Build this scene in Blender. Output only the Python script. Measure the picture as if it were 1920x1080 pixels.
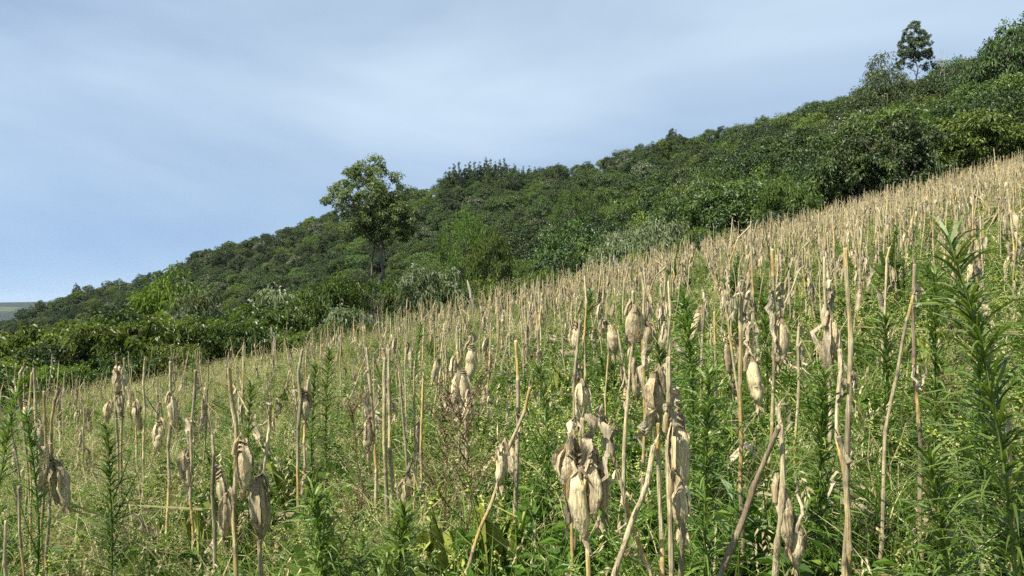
import bpy, math
import numpy as np
from mathutils import Vector

# ------------------------------------------------------------------ camera, sky, sun, exposure
for o in list(bpy.data.objects):
    bpy.data.objects.remove(o)
S = bpy.context.scene
COL = S.collection
F = 1397.0            # focal length in photograph pixels (1920 wide)
CX, CY = 960.0, 565.0 # principal column, horizon row
CAMZ = 1.6
cam_d = bpy.data.cameras.new('camera')
cam_d.sensor_width = 36.0
cam_d.lens = 36.0 * F / 1920.0
cam_d.shift_y = (CY - 540.0) / 1920.0
cam_d.clip_start = 0.05
cam_d.clip_end = 40000.0
cam = bpy.data.objects.new('camera', cam_d)
cam.location = (0, 0, CAMZ)
cam.rotation_euler = (math.radians(90), 0, 0)
COL.objects.link(cam)
S.camera = cam

SUN_DIR = Vector((-0.46, -0.30, 0.82)).normalized()     # towards the sun
world = bpy.data.worlds.new('World')
S.world = world
world.use_nodes = True
wt = world.node_tree
wt.nodes.clear()
wo = wt.nodes.new('ShaderNodeOutputWorld')
bg = wt.nodes.new('ShaderNodeBackground')
sky = wt.nodes.new('ShaderNodeTexSky')
sky.sky_type = 'NISHITA'
sky.sun_disc = False
sky.sun_elevation = math.asin(SUN_DIR.z)
sky.sun_rotation = math.atan2(SUN_DIR.x, SUN_DIR.y)
sky.altitude = 600.0
sky.air_density = 1.0
sky.dust_density = 0.6
sky.ozone_density = 1.2
tc = wt.nodes.new('ShaderNodeTexCoord')
mp = wt.nodes.new('ShaderNodeMapping')
mp.inputs['Scale'].default_value = (1.0, 1.3, 3.6)
mp.inputs['Rotation'].default_value = (0.15, 0.25, 0.4)
mp.inputs['Location'].default_value = (-4.891, 3.363, -3.285)
n1 = wt.nodes.new('ShaderNodeTexNoise')
n1.inputs['Scale'].default_value = 1.0
n1.inputs['Detail'].default_value = 5.0
n1.inputs['Roughness'].default_value = 0.5
n1.inputs['Distortion'].default_value = 0.4
cr = wt.nodes.new('ShaderNodeValToRGB')
cr.color_ramp.elements[0].position = 0.34
cr.color_ramp.elements[0].color = (0.08, 0.08, 0.08, 1)
cr.color_ramp.elements[1].position = 0.72
cr.color_ramp.elements[1].color = (0.78, 0.78, 0.78, 1)
mx = wt.nodes.new('ShaderNodeMix')
mx.data_type = 'RGBA'
mx.inputs[7].default_value = (5.15, 6.25, 7.1, 1)        # thin cirrus veil
# look the sky up a little above the true direction: no yellow band at the horizon
lift = wt.nodes.new('ShaderNodeVectorMath'); lift.operation = 'MULTIPLY_ADD'
lift.inputs[1].default_value = (1, 1, 0.86); lift.inputs[2].default_value = (0, 0, 0.16)
wt.links.new(tc.outputs['Generated'], lift.inputs[0])
nrmz = wt.nodes.new('ShaderNodeVectorMath'); nrmz.operation = 'NORMALIZE'
wt.links.new(lift.outputs[0], nrmz.inputs[0]); wt.links.new(nrmz.outputs[0], sky.inputs[0])
wt.links.new(tc.outputs['Generated'], mp.inputs[0])
wt.links.new(mp.outputs[0], n1.inputs['Vector'])
wt.links.new(n1.outputs[0], cr.inputs[0])
wt.links.new(cr.outputs[0], mx.inputs[0])
wt.links.new(sky.outputs[0], mx.inputs[6])
wt.links.new(mx.outputs[2], bg.inputs[0])
bg.inputs[1].default_value = 0.077
wt.links.new(bg.outputs[0], wo.inputs[0])

sun_d = bpy.data.lights.new('sun', 'SUN')
sun_d.energy = 5.0
sun_d.angle = math.radians(0.53)
sun_d.color = (1.0, 0.945, 0.86)
sun = bpy.data.objects.new('sun', sun_d)
sun.rotation_euler = SUN_DIR.to_track_quat('Z', 'Y').to_euler()
sun.location = (-20, -30, 60)
COL.objects.link(sun)

S.view_settings.view_transform = 'Standard'
S.view_settings.look = 'None'
S.view_settings.gamma = 1.0
S.view_settings.use_curve_mapping = False
S.view_settings.exposure = 1.02
S.render.engine = 'CYCLES'
S.cycles.max_bounces = 4
S.cycles.diffuse_bounces = 2
S.cycles.transmission_bounces = 2
S.cycles.glossy_bounces = 1
S.cycles.adaptive_threshold = 0.02
S.cycles.use_denoising = False

# ------------------------------------------------------------------ terrain function
TH = np.radians

def tab(px, vals):
    """table over image columns -> function of azimuth"""
    th = np.arctan((np.array(px, float) - CX) / F)
    v = np.array(vals, float)
    return lambda t: np.interp(t, th, v)

# field edge and ridge: forward distances (m) over the photo's columns
E_px = [-400, 0, 250, 500, 700, 900, 1150, 1400, 1600, 1920, 2300]
E_f = tab(E_px, [17, 20.5, 25, 29, 32, 34, 39, 45, 50, 57, 62])
R_px = [-400, 0, 150, 400, 600, 800, 900, 1100, 1250, 1500, 1700, 1920, 2300]
R_f = tab(R_px, [470, 430, 425, 385, 350, 315, 300, 260, 235, 185, 150, 112, 95])
D_f = tab(E_px, [215, 205, 185, 150, 118, 95, 78, 66, 60, 63, 67])     # where the wooded hill starts to rise
SK_px = [-400, -100, 0, 60, 150, 270, 330, 380, 600, 780, 840, 1000, 1130, 1250, 1350, 1450, 1560, 1650, 1720, 1800, 1860, 1920, 2300]
SK_py = [690, 635, 610, 584, 546, 516, 494, 472, 405, 358, 338, 322, 298, 262, 245, 218, 178, 158, 140, 120, 98, 66, -60]
SK_f = tab(SK_px, SK_py)
SKY_f = tab(SK_px, [690, 635, 592, 572, 540, 512, 492, 470, 400, 352, 328, 316, 290, 254, 241, 216, 182, 162, 142, 116, 92, 56, -60])   # tree-top line of the hill

def vnoise(x, y, s, seed=0):
    """cheap smooth noise (sum of sines)"""
    r = np.random.default_rng(seed + 991)
    out = 0
    for k in range(5):
        a = r.uniform(0, 6.28); f = s * r.uniform(0.6, 1.7); p = r.uniform(0, 6.28)
        out = out + np.sin((x * math.cos(a) + y * math.sin(a)) * f + p)
    return out / 5.0

def zfield(x, y):
    A = np.where(x > 0, 0.236 * x + 0.0009 * np.clip(x, 0, 60) ** 2 * 0.5, -2.8 * np.tanh(0.235 * np.abs(x) / 2.8))
    return 0.03 * y + A + 0.05 * vnoise(x, y, 0.9, 3) + 0.10 * vnoise(x, y, 0.25, 4)

def zground(x, y):
    x = np.asarray(x, float); y = np.asarray(y, float)
    th = np.arctan2(x, y)
    thc = np.clip(th, TH(-48), TH(48))
    c = np.cos(thc)
    r = np.hypot(x, y)
    f = r * c                                   # forward-like distance along the clamped azimuth
    E = E_f(thc); R = R_f(thc)
    ex = np.sin(thc) / c * E
    zf_e = zfield(ex, E)
    ve = (zf_e - CAMZ) / E - 0.012
    tree = 6.0 + 2.0 * np.clip((thc - .2) / .3, 0, 1)
    vr = (CY - SK_f(thc)) / F - tree / R
    D = D_f(thc)
    t = np.clip((f - D) / (R - D), 0, 1)
    t0 = np.clip((f - E) / (D - E), 0, 1)
    v = ve - 0.018 * np.sin(t0 * math.pi * .5) - 0.02 * np.sin(t0 * math.pi) + (vr - ve + 0.018) * t ** 0.85
    zh = CAMZ + v * np.maximum(f, 1.0) + 1.4 * vnoise(x, y, 0.035, 8) * np.clip(t * 6, 0, 1) * np.clip((1 - t) * 5, 0, 1)
    # beyond the ridge it falls away to a low valley and far hills
    zr = CAMZ + vr * R
    far = np.maximum(zr - 0.30 * (f - R), -105.0)
    hills = -105 + 112 * np.exp(-((r - 5200) / 1300.0) ** 2) * (0.86 + 0.14 * vnoise(x, y, 0.005, 21)) \
            + 70 * np.exp(-((r - 9500) / 1800.0) ** 2) * (1 + 0.3 * vnoise(x, y, 0.0008, 25))
    far = np.maximum(far, np.where(r > 1500, hills, -105))
    zfo = zfield(x, y)
    blend = np.clip((f - E) / 3.0, 0, 1)
    blend = blend * blend * (3 - 2 * blend)
    z = zfo * (1 - blend) + zh * blend
    z = np.where(f > R, far, z)
    # outside the view: a plain continuation of the slope
    side = np.clip((np.abs(th) - TH(50)) / TH(25), 0, 1)
    lim = 90.0
    zs = zfield(np.clip(x, -lim, lim), np.clip(y, -lim, lim))
    zs = np.where(r > 1500, np.maximum(hills, -105) , zs - np.clip(r - 150, 0, 400) * 0.05)
    return z * (1 - side) + zs * side

def P(px, py, y):
    """photo pixel at forward distance y -> world point"""
    return np.array([(px - CX) / F * y, y, CAMZ - (py - CY) / F * y])

# ------------------------------------------------------------------ mesh helpers
class MB:
    def __init__(s):
        s.v = []; s.t = []; s.c = []; s.m = []; s.n = 0
    def add(s, v, t, c=0.5, m=0):
        v = np.asarray(v, float).reshape(-1, 3); t = np.asarray(t, int).reshape(-1, 3)
        s.v.append(v); s.t.append(t + s.n)
        s.c.append(np.broadcast_to(np.asarray(c, float), (len(v),)).copy())
        s.m.append(np.full(len(t), m, int)); s.n += len(v)
    def mesh(s, name, mats, smooth=False):
        v = np.concatenate(s.v); t = np.concatenate(s.t); c = np.concatenate(s.c); m = np.concatenate(s.m)
        me = bpy.data.meshes.new(name)
        me.vertices.add(len(v)); me.vertices.foreach_set('co', v.astype(np.float32).ravel())
        me.loops.add(len(t) * 3); me.loops.foreach_set('vertex_index', t.astype(np.int32).ravel())
        me.polygons.add(len(t)); me.polygons.foreach_set('loop_start', np.arange(0, len(t) * 3, 3, dtype=np.int32))
        a = me.attributes.new('tint', 'FLOAT', 'POINT'); a.data.foreach_set('value', c.astype(np.float32))
        for mt in (mats if isinstance(mats, (list, tuple)) else [mats]):
            me.materials.append(mt)
        me.polygons.foreach_set('material_index', m.astype(np.int32))
        me.polygons.foreach_set('use_smooth', np.full(len(t), smooth, bool))
        me.update(calc_edges=True)
        return me

def nrm(a):
    return a / np.maximum(np.linalg.norm(a, axis=-1, keepdims=True), 1e-9)

def tube(mb, pts, rad, seg=6, c=0.5, m=0, cap=True, rng=None, rough=0.0):
    pts = np.asarray(pts, float); n = len(pts)
    rad = np.broadcast_to(np.asarray(rad, float), (n,))
    c = np.broadcast_to(np.asarray(c, float), (n,))
    d = nrm(np.gradient(pts, axis=0))
    ref = np.array([1.0, 0.13, 0.07]) if abs(d[0][0]) < 0.8 else np.array([0, 1.0, 0.1])
    a = nrm(np.cross(d, ref)); b = np.cross(d, a)
    ph = np.arange(seg) / seg * 2 * math.pi
    rr = np.ones((n, seg))
    if rng is not None and rough > 0:
        rr = rr + rng.normal(0, rough, (n, seg))
    v = pts[:, None, :] + (rad[:, None] * rr)[:, :, None] * (np.cos(ph)[None, :, None] * a[:, None, :] + np.sin(ph)[None, :, None] * b[:, None, :])
    i = np.arange(n - 1)[:, None] * seg; j = np.arange(seg)[None, :]; k = (j + 1) % seg
    t = np.stack([np.stack([i + j, i + k, i + seg + k], -1), np.stack([i + j, i + seg + k, i + seg + j], -1)], 2).reshape(-1, 3)
    v = v.reshape(-1, 3); cc = np.repeat(c, seg)
    if cap:
        v = np.concatenate([v, pts[:1], pts[-1:]]); cc = np.concatenate([cc, c[:1], c[-1:]])
        j = np.arange(seg); k = (j + 1) % seg; o = (n - 1) * seg
        t = np.concatenate([t, np.stack([k, j, np.full(seg, n * seg)], -1), np.stack([o + j, o + k, np.full(seg, n * seg + 1)], -1)])
    mb.add(v, t, cc, m)

def leaves(mb, p, d, up, L, W, fold=0.25, droop=0.2, c=0.5, m=0):
    """N simple folded leaves: base, two sides, tip"""
    p = np.asarray(p); N = len(p)
    d = nrm(d); s = nrm(np.cross(d, up)); u = np.cross(s, d)
    L = np.broadcast_to(L, (N,))[:, None]; W = np.broadcast_to(W, (N,))[:, None]
    droop = np.broadcast_to(droop, (N,))[:, None]
    mid = p + d * L * 0.45
    v = np.stack([p, mid + s * W * .5 + u * W * fold, mid - s * W * .5 + u * W * fold, p + d * L - np.array([0, 0, 1.0]) * L * droop], 1)
    b = np.arange(N)[:, None] * 4
    t = np.concatenate([b + np.array([[0, 1, 3]]), b + np.array([[0, 3, 2]])])
    mb.add(v.reshape(-1, 3), t, np.repeat(np.broadcast_to(c, (N,)), 4), m)

def blades(mb, p, d, L, W, bend, c=0.5, m=0, nseg=4, rng=None, fold=0.0):
    """N ribbon blades (grass, long leaves) bending from d towards the ground"""
    N = len(p); d = nrm(d)
    L = np.broadcast_to(L, (N,)); W = np.broadcast_to(W, (N,)); bend = np.broadcast_to(bend, (N,))
    side = nrm(np.cross(d, np.array([0.03, 0.02, 1.0])) + (rng.normal(0, .25, (N, 3)) if rng is not None else 0))
    hor = nrm(np.concatenate([d[:, :2], np.zeros((N, 1))], 1) + 1e-6)
    cur = p.copy(); dd = d.copy(); vs = []
    for k in range(nseg + 1):
        f = k / nseg
        w = W * (1 - f ** 1.7) * (0.55 + 0.45 * min(1, f * 4)) * .5
        vs.append(cur - side * w[:, None]); vs.append(cur + side * w[:, None])
        dd = nrm(dd + (np.array([0, 0, -1.0]) + hor * 0.35) * (bend / nseg * (0.4 + 1.4 * f))[:, None])
        cur = cur + dd * (L / nseg)[:, None]
    v = np.stack(vs, 1)
    b = np.arange(N)[:, None] * (2 * nseg + 2); t = []
    for k in range(nseg):
        t.append(b + np.array([[2 * k, 2 * k + 1, 2 * k + 3]])); t.append(b + np.array([[2 * k, 2 * k + 3, 2 * k + 2]]))
    cc = np.repeat(np.broadcast_to(c, (N,)), 2 * nseg + 2)
    mb.add(v.reshape(-1, 3), np.concatenate(t), cc, m)
    return cur

def rdir(rng, n):
    return nrm(rng.normal(0, 1, (n, 3)))

# ------------------------------------------------------------------ materials
def new_mat(name):
    m = bpy.data.materials.new(name); m.use_nodes = True
    m.node_tree.nodes.clear()
    return m, m.node_tree

def leaf_mat(name, cols, rough=0.5, trans=0.3, hue_var=0.014, val_var=0.35, spec=0.4, tcol=(1.25, 1.3, 0.6)):
    m, t = new_mat(name); N = t.nodes; K = t.links
    out = N.new('ShaderNodeOutputMaterial')
    at = N.new('ShaderNodeAttribute'); at.attribute_name = 'tint'
    oi = N.new('ShaderNodeObjectInfo')
    ramp = N.new('ShaderNodeValToRGB')
    e = ramp.color_ramp.elements
    e[0].position = 0.0; e[0].color = (*cols[0], 1)
    e[1].position = 1.0; e[1].color = (*cols[-1], 1)
    for i, c in enumerate(cols[1:-1]):
        q = e.new((i + 1) / (len(cols) - 1)); q.color = (*c, 1)
    K.new(at.outputs['Fac'], ramp.inputs[0])
    hsv = N.new('ShaderNodeHueSaturation')
    mr = N.new('ShaderNodeMapRange'); mr.inputs[3].default_value = 0.5 - hue_var; mr.inputs[4].default_value = 0.5 + hue_var
    K.new(oi.outputs['Random'], mr.inputs[0]); K.new(mr.outputs[0], hsv.inputs['Hue'])
    ml = N.new('ShaderNodeMath'); ml.operation = 'MULTIPLY'; ml.inputs[1].default_value = 7.31
    fr = N.new('ShaderNodeMath'); fr.operation = 'FRACT'
    mr2 = N.new('ShaderNodeMapRange'); mr2.inputs[3].default_value = 1 - val_var; mr2.inputs[4].default_value = 1 + val_var
    K.new(oi.outputs['Random'], ml.inputs[0]); K.new(ml.outputs[0], fr.inputs[0]); K.new(fr.outputs[0], mr2.inputs[0]); K.new(mr2.outputs[0], hsv.inputs['Value'])
    K.new(ramp.outputs[0], hsv.inputs['Color'])
    pb = N.new('ShaderNodeBsdfPrincipled')
    pb.inputs['Roughness'].default_value = rough
    pb.inputs['Specular IOR Level'].default_value = spec
    K.new(hsv.outputs[0], pb.inputs['Base Color'])
    if trans > 0:
        tr = N.new('ShaderNodeBsdfTranslucent')
        mm = N.new('ShaderNodeMix'); mm.data_type = 'RGBA'; mm.blend_type = 'MULTIPLY'
        mm.inputs[0].default_value = 1.0; mm.inputs[7].default_value = (*tcol, 1)
        K.new(hsv.outputs[0], mm.inputs[6]); K.new(mm.outputs[2], tr.inputs[0])
        ms = N.new('ShaderNodeMixShader'); ms.inputs[0].default_value = trans
        K.new(pb.outputs[0], ms.inputs[1]); K.new(tr.outputs[0], ms.inputs[2]); K.new(ms.outputs[0], out.inputs[0])
    else:
        K.new(pb.outputs[0], out.inputs[0])
    return m

def bark_mat(name, c1, c2, scale=9.0):
    m, t = new_mat(name); N = t.nodes; K = t.links
    out = N.new('ShaderNodeOutputMaterial'); pb = N.new('ShaderNodeBsdfPrincipled')
    tcn = N.new('ShaderNodeTexCoord'); mpn = N.new('ShaderNodeMapping'); mpn.inputs['Scale'].default_value = (1, 1, .25)
    no = N.new('ShaderNodeTexNoise'); no.inputs['Scale'].default_value = scale; no.inputs['Detail'].default_value = 6
    rp = N.new('ShaderNodeValToRGB'); rp.color_ramp.elements[0].position = .35; rp.color_ramp.elements[1].position = .7
    rp.color_ramp.elements[0].color = (*c1, 1); rp.color_ramp.elements[1].color = (*c2, 1)
    bp = N.new('ShaderNodeBump'); bp.inputs['Strength'].default_value = .5; bp.inputs['Distance'].default_value = .02
    K.new(tcn.outputs['Object'], mpn.inputs[0]); K.new(mpn.outputs[0], no.inputs['Vector']); K.new(no.outputs[0], rp.inputs[0])
    K.new(rp.outputs[0], pb.inputs['Base Color']); K.new(no.outputs[0], bp.inputs['Height']); K.new(bp.outputs[0], pb.inputs['Normal'])
    pb.inputs['Roughness'].default_value = .85
    K.new(pb.outputs[0], out.inputs[0])
    return m

def dry_mat(name, cols, streak=(60, 60, 5), blotch=.5, trans=0.0, rough=.75):
    """dry corn tissue: tint ramp times fibre streaks and grey weathering blotches"""
    m, t = new_mat(name); N = t.nodes; K = t.links
    out = N.new('ShaderNodeOutputMaterial'); pb = N.new('ShaderNodeBsdfPrincipled')
    at = N.new('ShaderNodeAttribute'); at.attribute_name = 'tint'
    oi = N.new('ShaderNodeObjectInfo')
    rp = N.new('ShaderNodeValToRGB'); e = rp.color_ramp.elements
    e[0].position = 0; e[0].color = (*cols[0], 1); e[1].position = 1; e[1].color = (*cols[-1], 1)
    for i, c in enumerate(cols[1:-1]):
        q = e.new((i + 1) / (len(cols) - 1)); q.color = (*c, 1)
    K.new(at.outputs['Fac'], rp.inputs[0])
    tcn = N.new('ShaderNodeTexCoord')
    mpn = N.new('ShaderNodeMapping'); mpn.inputs['Scale'].default_value = streak
    no = N.new('ShaderNodeTexNoise'); no.inputs['Scale'].default_value = 2.2; no.inputs['Detail'].default_value = 4
    K.new(tcn.outputs['Object'], mpn.inputs[0]); K.new(mpn.outputs[0], no.inputs['Vector'])
    r2 = N.new('ShaderNodeMapRange'); r2.inputs[1].default_value = .3; r2.inputs[2].default_value = .7
    r2.inputs[3].default_value = .5; r2.inputs[4].default_value = 1.28
    K.new(no.outputs[0], r2.inputs[0])
    nb = N.new('ShaderNodeTexNoise'); nb.inputs['Scale'].default_value = 22.0; nb.inputs['Detail'].default_value = 5; nb.inputs['Roughness'].default_value = .65
    K.new(tcn.outputs['Object'], nb.inputs['Vector'])
    r3 = N.new('ShaderNodeMapRange'); r3.inputs[1].default_value = .46; r3.inputs[2].default_value = .66; r3.inputs[3].default_value = 0; r3.inputs[4].default_value = blotch
    K.new(nb.outputs[0], r3.inputs[0])
    mu = N.new('ShaderNodeVectorMath'); mu.operation = 'SCALE'
    K.new(rp.outputs[0], mu.inputs[0]); K.new(r2.outputs[0], mu.inputs['Scale'])
    mxx = N.new('ShaderNodeMix'); mxx.data_type = 'RGBA'; mxx.inputs[7].default_value = (.17, .13, .09, 1)
    K.new(r3.outputs[0], mxx.inputs[0]); K.new(mu.outputs[0], mxx.inputs[6])
    hs = N.new('ShaderNodeHueSaturation')
    r4 = N.new('ShaderNodeMapRange'); r4.inputs[3].default_value = .78; r4.inputs[4].default_value = 1.22
    K.new(oi.outputs['Random'], r4.inputs[0]); K.new(r4.outputs[0], hs.inputs['Value']); K.new(mxx.outputs[2], hs.inputs['Color'])
    K.new(hs.outputs[0], pb.inputs['Base Color'])
    bp = N.new('ShaderNodeBump'); bp.inputs['Strength'].default_value = .9; bp.inputs['Distance'].default_value = .008
    K.new(no.outputs[0], bp.inputs['Height']); K.new(bp.outputs[0], pb.inputs['Normal'])
    pb.inputs['Roughness'].default_value = rough; pb.inputs['Specular IOR Level'].default_value = .25
    if trans > 0:
        tr = N.new('ShaderNodeBsdfTranslucent'); K.new(hs.outputs[0], tr.inputs[0])
        ms = N.new('ShaderNodeMixShader'); ms.inputs[0].default_value = trans
        K.new(pb.outputs[0], ms.inputs[1]); K.new(tr.outputs[0], ms.inputs[2]); K.new(ms.outputs[0], out.inputs[0])
    else:
        K.new(pb.outputs[0], out.inputs[0])
    return m

M = {}
M['deep'] = leaf_mat('leaf_deep_green', [(.026, .048, .010), (.048, .084, .016), (.082, .126, .026)], .5, .22, val_var=.42)
M['mid'] = leaf_mat('leaf_mid_green', [(.036, .064, .012), (.066, .108, .018), (.110, .158, .030)], .48, .25, val_var=.42)
M['lime'] = leaf_mat('leaf_yellow_green', [(.055, .090, .012), (.098, .148, .020), (.150, .205, .036)], .5, .3, val_var=.3)
M['grey'] = leaf_mat('leaf_grey_green', [(.048, .068, .024), (.092, .118, .046), (.170, .190, .100)], .42, .2, spec=.6)
M['silver'] = leaf_mat('leaf_silver', [(.06, .09, .025), (.12, .16, .06), (.30, .335, .21)], .45, .2, val_var=.15)
M['euc'] = leaf_mat('leaf_eucalypt', [(.036, .062, .020), (.070, .108, .034), (.130, .172, .066)], .45, .3, val_var=.12)
M['olive'] = leaf_mat('leaf_olive', [(.072, .100, .028), (.118, .160, .050), (.195, .235, .095)], .5, .38, val_var=.05, spec=.4)
M['bush'] = leaf_mat('leaf_bush', [(.058, .096, .014), (.115, .172, .026), (.180, .235, .045)], .42, .42, spec=.5)
M['grass'] = leaf_mat('grass_green', [(.078, .146, .020), (.145, .235, .038), (.245, .335, .078)], .55, .45, val_var=.25)
M['straw'] = leaf_mat('grass_straw', [(.22, .20, .075), (.40, .35, .16), (.58, .51, .28)], .6, .3, hue_var=.015, val_var=.2, tcol=(1, .95, .7))
M['herb'] = leaf_mat('herb_leaf', [(.050, .104, .014), (.098, .180, .026), (.170, .260, .046)], .45, .42, val_var=.25, spec=.45)
M['seed'] = leaf_mat('herb_seed', [(.15, .20, .028), (.24, .285, .045), (.36, .37, .09)], .6, .15, val_var=.15)
M['horse'] = leaf_mat('horseweed_leaf', [(.050, .096, .018), (.096, .160, .028), (.165, .230, .045)], .5, .3, val_var=.2)
M['red'] = leaf_mat('red_stem', [(.085, .045, .025), (.14, .085, .045), (.24, .18, .09)], .7, .1, val_var=.15)
M['white'] = leaf_mat('white_flower', [(.6, .6, .5), (.75, .75, .68), (.8, .8, .75)], .7, .2, val_var=.05)
M['bark'] = bark_mat('bark', (.06, .05, .038), (.17, .145, .11))
M['palebark'] = bark_mat('pale_bark', (.16, .14, .11), (.36, .33, .27))
M['deadwood'] = bark_mat('dead_wood', (.20, .18, .15), (.40, .37, .31))
M['stalk'] = dry_mat('corn_stalk', [(.14, .105, .06), (.36, .30, .17), (.55, .47, .27), (.55, .43, .18), (.55, .38, .11)], (90, 90, 2.5), .55)
M['husk'] = dry_mat('corn_husk', [(.22, .16, .085), (.46, .365, .205), (.68, .57, .345), (.74, .61, .32)], (95, 95, 4), .22, .12)
M['dleaf'] = dry_mat('corn_dry_leaf', [(.19, .145, .085), (.40, .33, .21), (.60, .51, .33), (.68, .57, .34)], (70, 70, 5), .28, .18)

def ground_mat():
    m, t = new_mat('ground_soil'); N = t.nodes; K = t.links
    out = N.new('ShaderNodeOutputMaterial'); pb = N.new('ShaderNodeBsdfPrincipled')
    geo = N.new('ShaderNodeNewGeometry')
    no = N.new('ShaderNodeTexNoise'); no.inputs['Scale'].default_value = 2.5; no.inputs['Detail'].default_value = 9; no.inputs['Roughness'].default_value = .7
    K.new(geo.outputs['Position'], no.inputs['Vector'])
    rp = N.new('ShaderNodeValToRGB'); e = rp.color_ramp.elements
    e[0].position = .3; e[0].color = (.035, .034, .014, 1); e[1].position = .72; e[1].color = (.17, .14, .07, 1)
    q = e.new(.5); q.color = (.065, .075, .024, 1)
    K.new(no.outputs[0], rp.inputs[0])
    # far country: woods and pale pasture in large patches
    n2 = N.new('ShaderNodeTexNoise'); n2.inputs['Scale'].default_value = .0042; n2.inputs['Detail'].default_value = 5
    K.new(geo.outputs['Position'], n2.inputs['Vector'])
    r2 = N.new('ShaderNodeValToRGB'); e = r2.color_ramp.elements
    e[0].position = .55; e[0].color = (.020, .032, .022, 1); e[1].position = .62; e[1].color = (.065, .088, .045, 1)
    K.new(n2.outputs[0], r2.inputs[0])
    fl = N.new('ShaderNodeMix'); fl.data_type = 'RGBA'; fl.inputs[7].default_value = (.026, .030, .014, 1)   # leaf litter and understorey of the wood
    ln = N.new('ShaderNodeVectorMath'); ln.operation = 'LENGTH'; K.new(geo.outputs['Position'], ln.inputs[0])
    mr = N.new('ShaderNodeMapRange'); mr.inputs[1].default_value = 600; mr.inputs[2].default_value = 1200
    K.new(ln.outputs['Value'], mr.inputs[0])
    mxx = N.new('ShaderNodeMix'); mxx.data_type = 'RGBA'
    m3 = N.new('ShaderNodeMapRange'); m3.inputs[1].default_value = 66; m3.inputs[2].default_value = 80
    K.new(ln.outputs['Value'], m3.inputs[0]); K.new(m3.outputs[0], fl.inputs[0]); K.new(rp.outputs[0], fl.inputs[6])
    K.new(mr.outputs[0], mxx.inputs[0]); K.new(fl.outputs[2], mxx.inputs[6]); K.new(r2.outputs[0], mxx.inputs[7])
    K.new(mxx.outputs[2], pb.inputs['Base Color'])
    bp = N.new('ShaderNodeBump'); bp.inputs['Strength'].default_value = .6; bp.inputs['Distance'].default_value = .05
    K.new(no.outputs[0], bp.inputs['Height']); K.new(bp.outputs[0], pb.inputs['Normal'])
    pb.inputs['Roughness'].default_value = .95; pb.inputs['Specular IOR Level'].default_value = .1
    K.new(pb.outputs[0], out.inputs[0])
    return m
M['ground'] = ground_mat()

# ------------------------------------------------------------------ object helpers
def link(name, me, parent=None, loc=None, rotz=0, scale=1.0):
    o = bpy.data.objects.new(name, me)
    COL.objects.link(o)
    if parent is not None:
        o.parent = parent
    if loc is not None:
        o.location = loc
    if rotz: o.rotation_euler = (0, 0, rotz)
    if scale != 1.0: o.scale = (scale,) * 3 if np.isscalar(scale) else scale
    return o

def tag(o, label, cat, group=None, kind=None):
    o['label'] = label; o['category'] = cat
    if group: o['group'] = group
    if kind: o['kind'] = kind
    return o

def scatter(name, protos, pts, rots, scls, idx, label, cat):
    """one 'stuff' object: instances of prototype meshes on its own points"""
    coll = bpy.data.collections.new(name + '_kinds')
    for i, me in enumerate(protos):
        ob = bpy.data.objects.new('%s_kind_%02d' % (name, i), me)
        coll.objects.link(ob)
    me = bpy.data.meshes.new(name)
    n = len(pts)
    me.vertices.add(n); me.vertices.foreach_set('co', np.asarray(pts, np.float32).ravel())
    a = me.attributes.new('rot', 'FLOAT_VECTOR', 'POINT'); a.data.foreach_set('vector', np.asarray(rots, np.float32).ravel())
    a = me.attributes.new('scl', 'FLOAT', 'POINT'); a.data.foreach_set('value', np.asarray(scls, np.float32))
    a = me.attributes.new('idx', 'INT', 'POINT'); a.data.foreach_set('value', np.asarray(idx, np.int32))
    me.update()
    o = link(name, me)
    g = bpy.data.node_groups.new(name + '_scatter', 'GeometryNodeTree')
    g.interface.new_socket('Geometry', in_out='INPUT', socket_type='NodeSocketGeometry')
    g.interface.new_socket('Geometry', in_out='OUTPUT', socket_type='NodeSocketGeometry')
    N = g.nodes; K = g.links
    gi = N.new('NodeGroupInput'); go = N.new('NodeGroupOutput')
    ci = N.new('GeometryNodeCollectionInfo'); ci.inputs['Collection'].default_value = coll
    ci.inputs['Separate Children'].default_value = True; ci.inputs['Reset Children'].default_value = True
    ip = N.new('GeometryNodeInstanceOnPoints'); ip.inputs['Pick Instance'].default_value = True
    def na(nm, ty):
        q = N.new('GeometryNodeInputNamedAttribute'); q.data_type = ty; q.inputs['Name'].default_value = nm; return q
    r = na('rot', 'FLOAT_VECTOR'); s = na('scl', 'FLOAT'); i = na('idx', 'INT')
    er = N.new('FunctionNodeEulerToRotation')
    K.new(gi.outputs[0], ip.inputs['Points']); K.new(ci.outputs[0], ip.inputs['Instance'])
    K.new(i.outputs['Attribute'], ip.inputs['Instance Index'])
    K.new(r.outputs['Attribute'], er.inputs[0]); K.new(er.outputs[0], ip.inputs['Rotation'])
    K.new(s.outputs['Attribute'], ip.inputs['Scale'])
    K.new(ip.outputs[0], go.inputs[0])
    md = o.modifiers.new('scatter', 'NODES'); md.node_group = g
    return tag(o, label, cat, kind='stuff')

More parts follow.
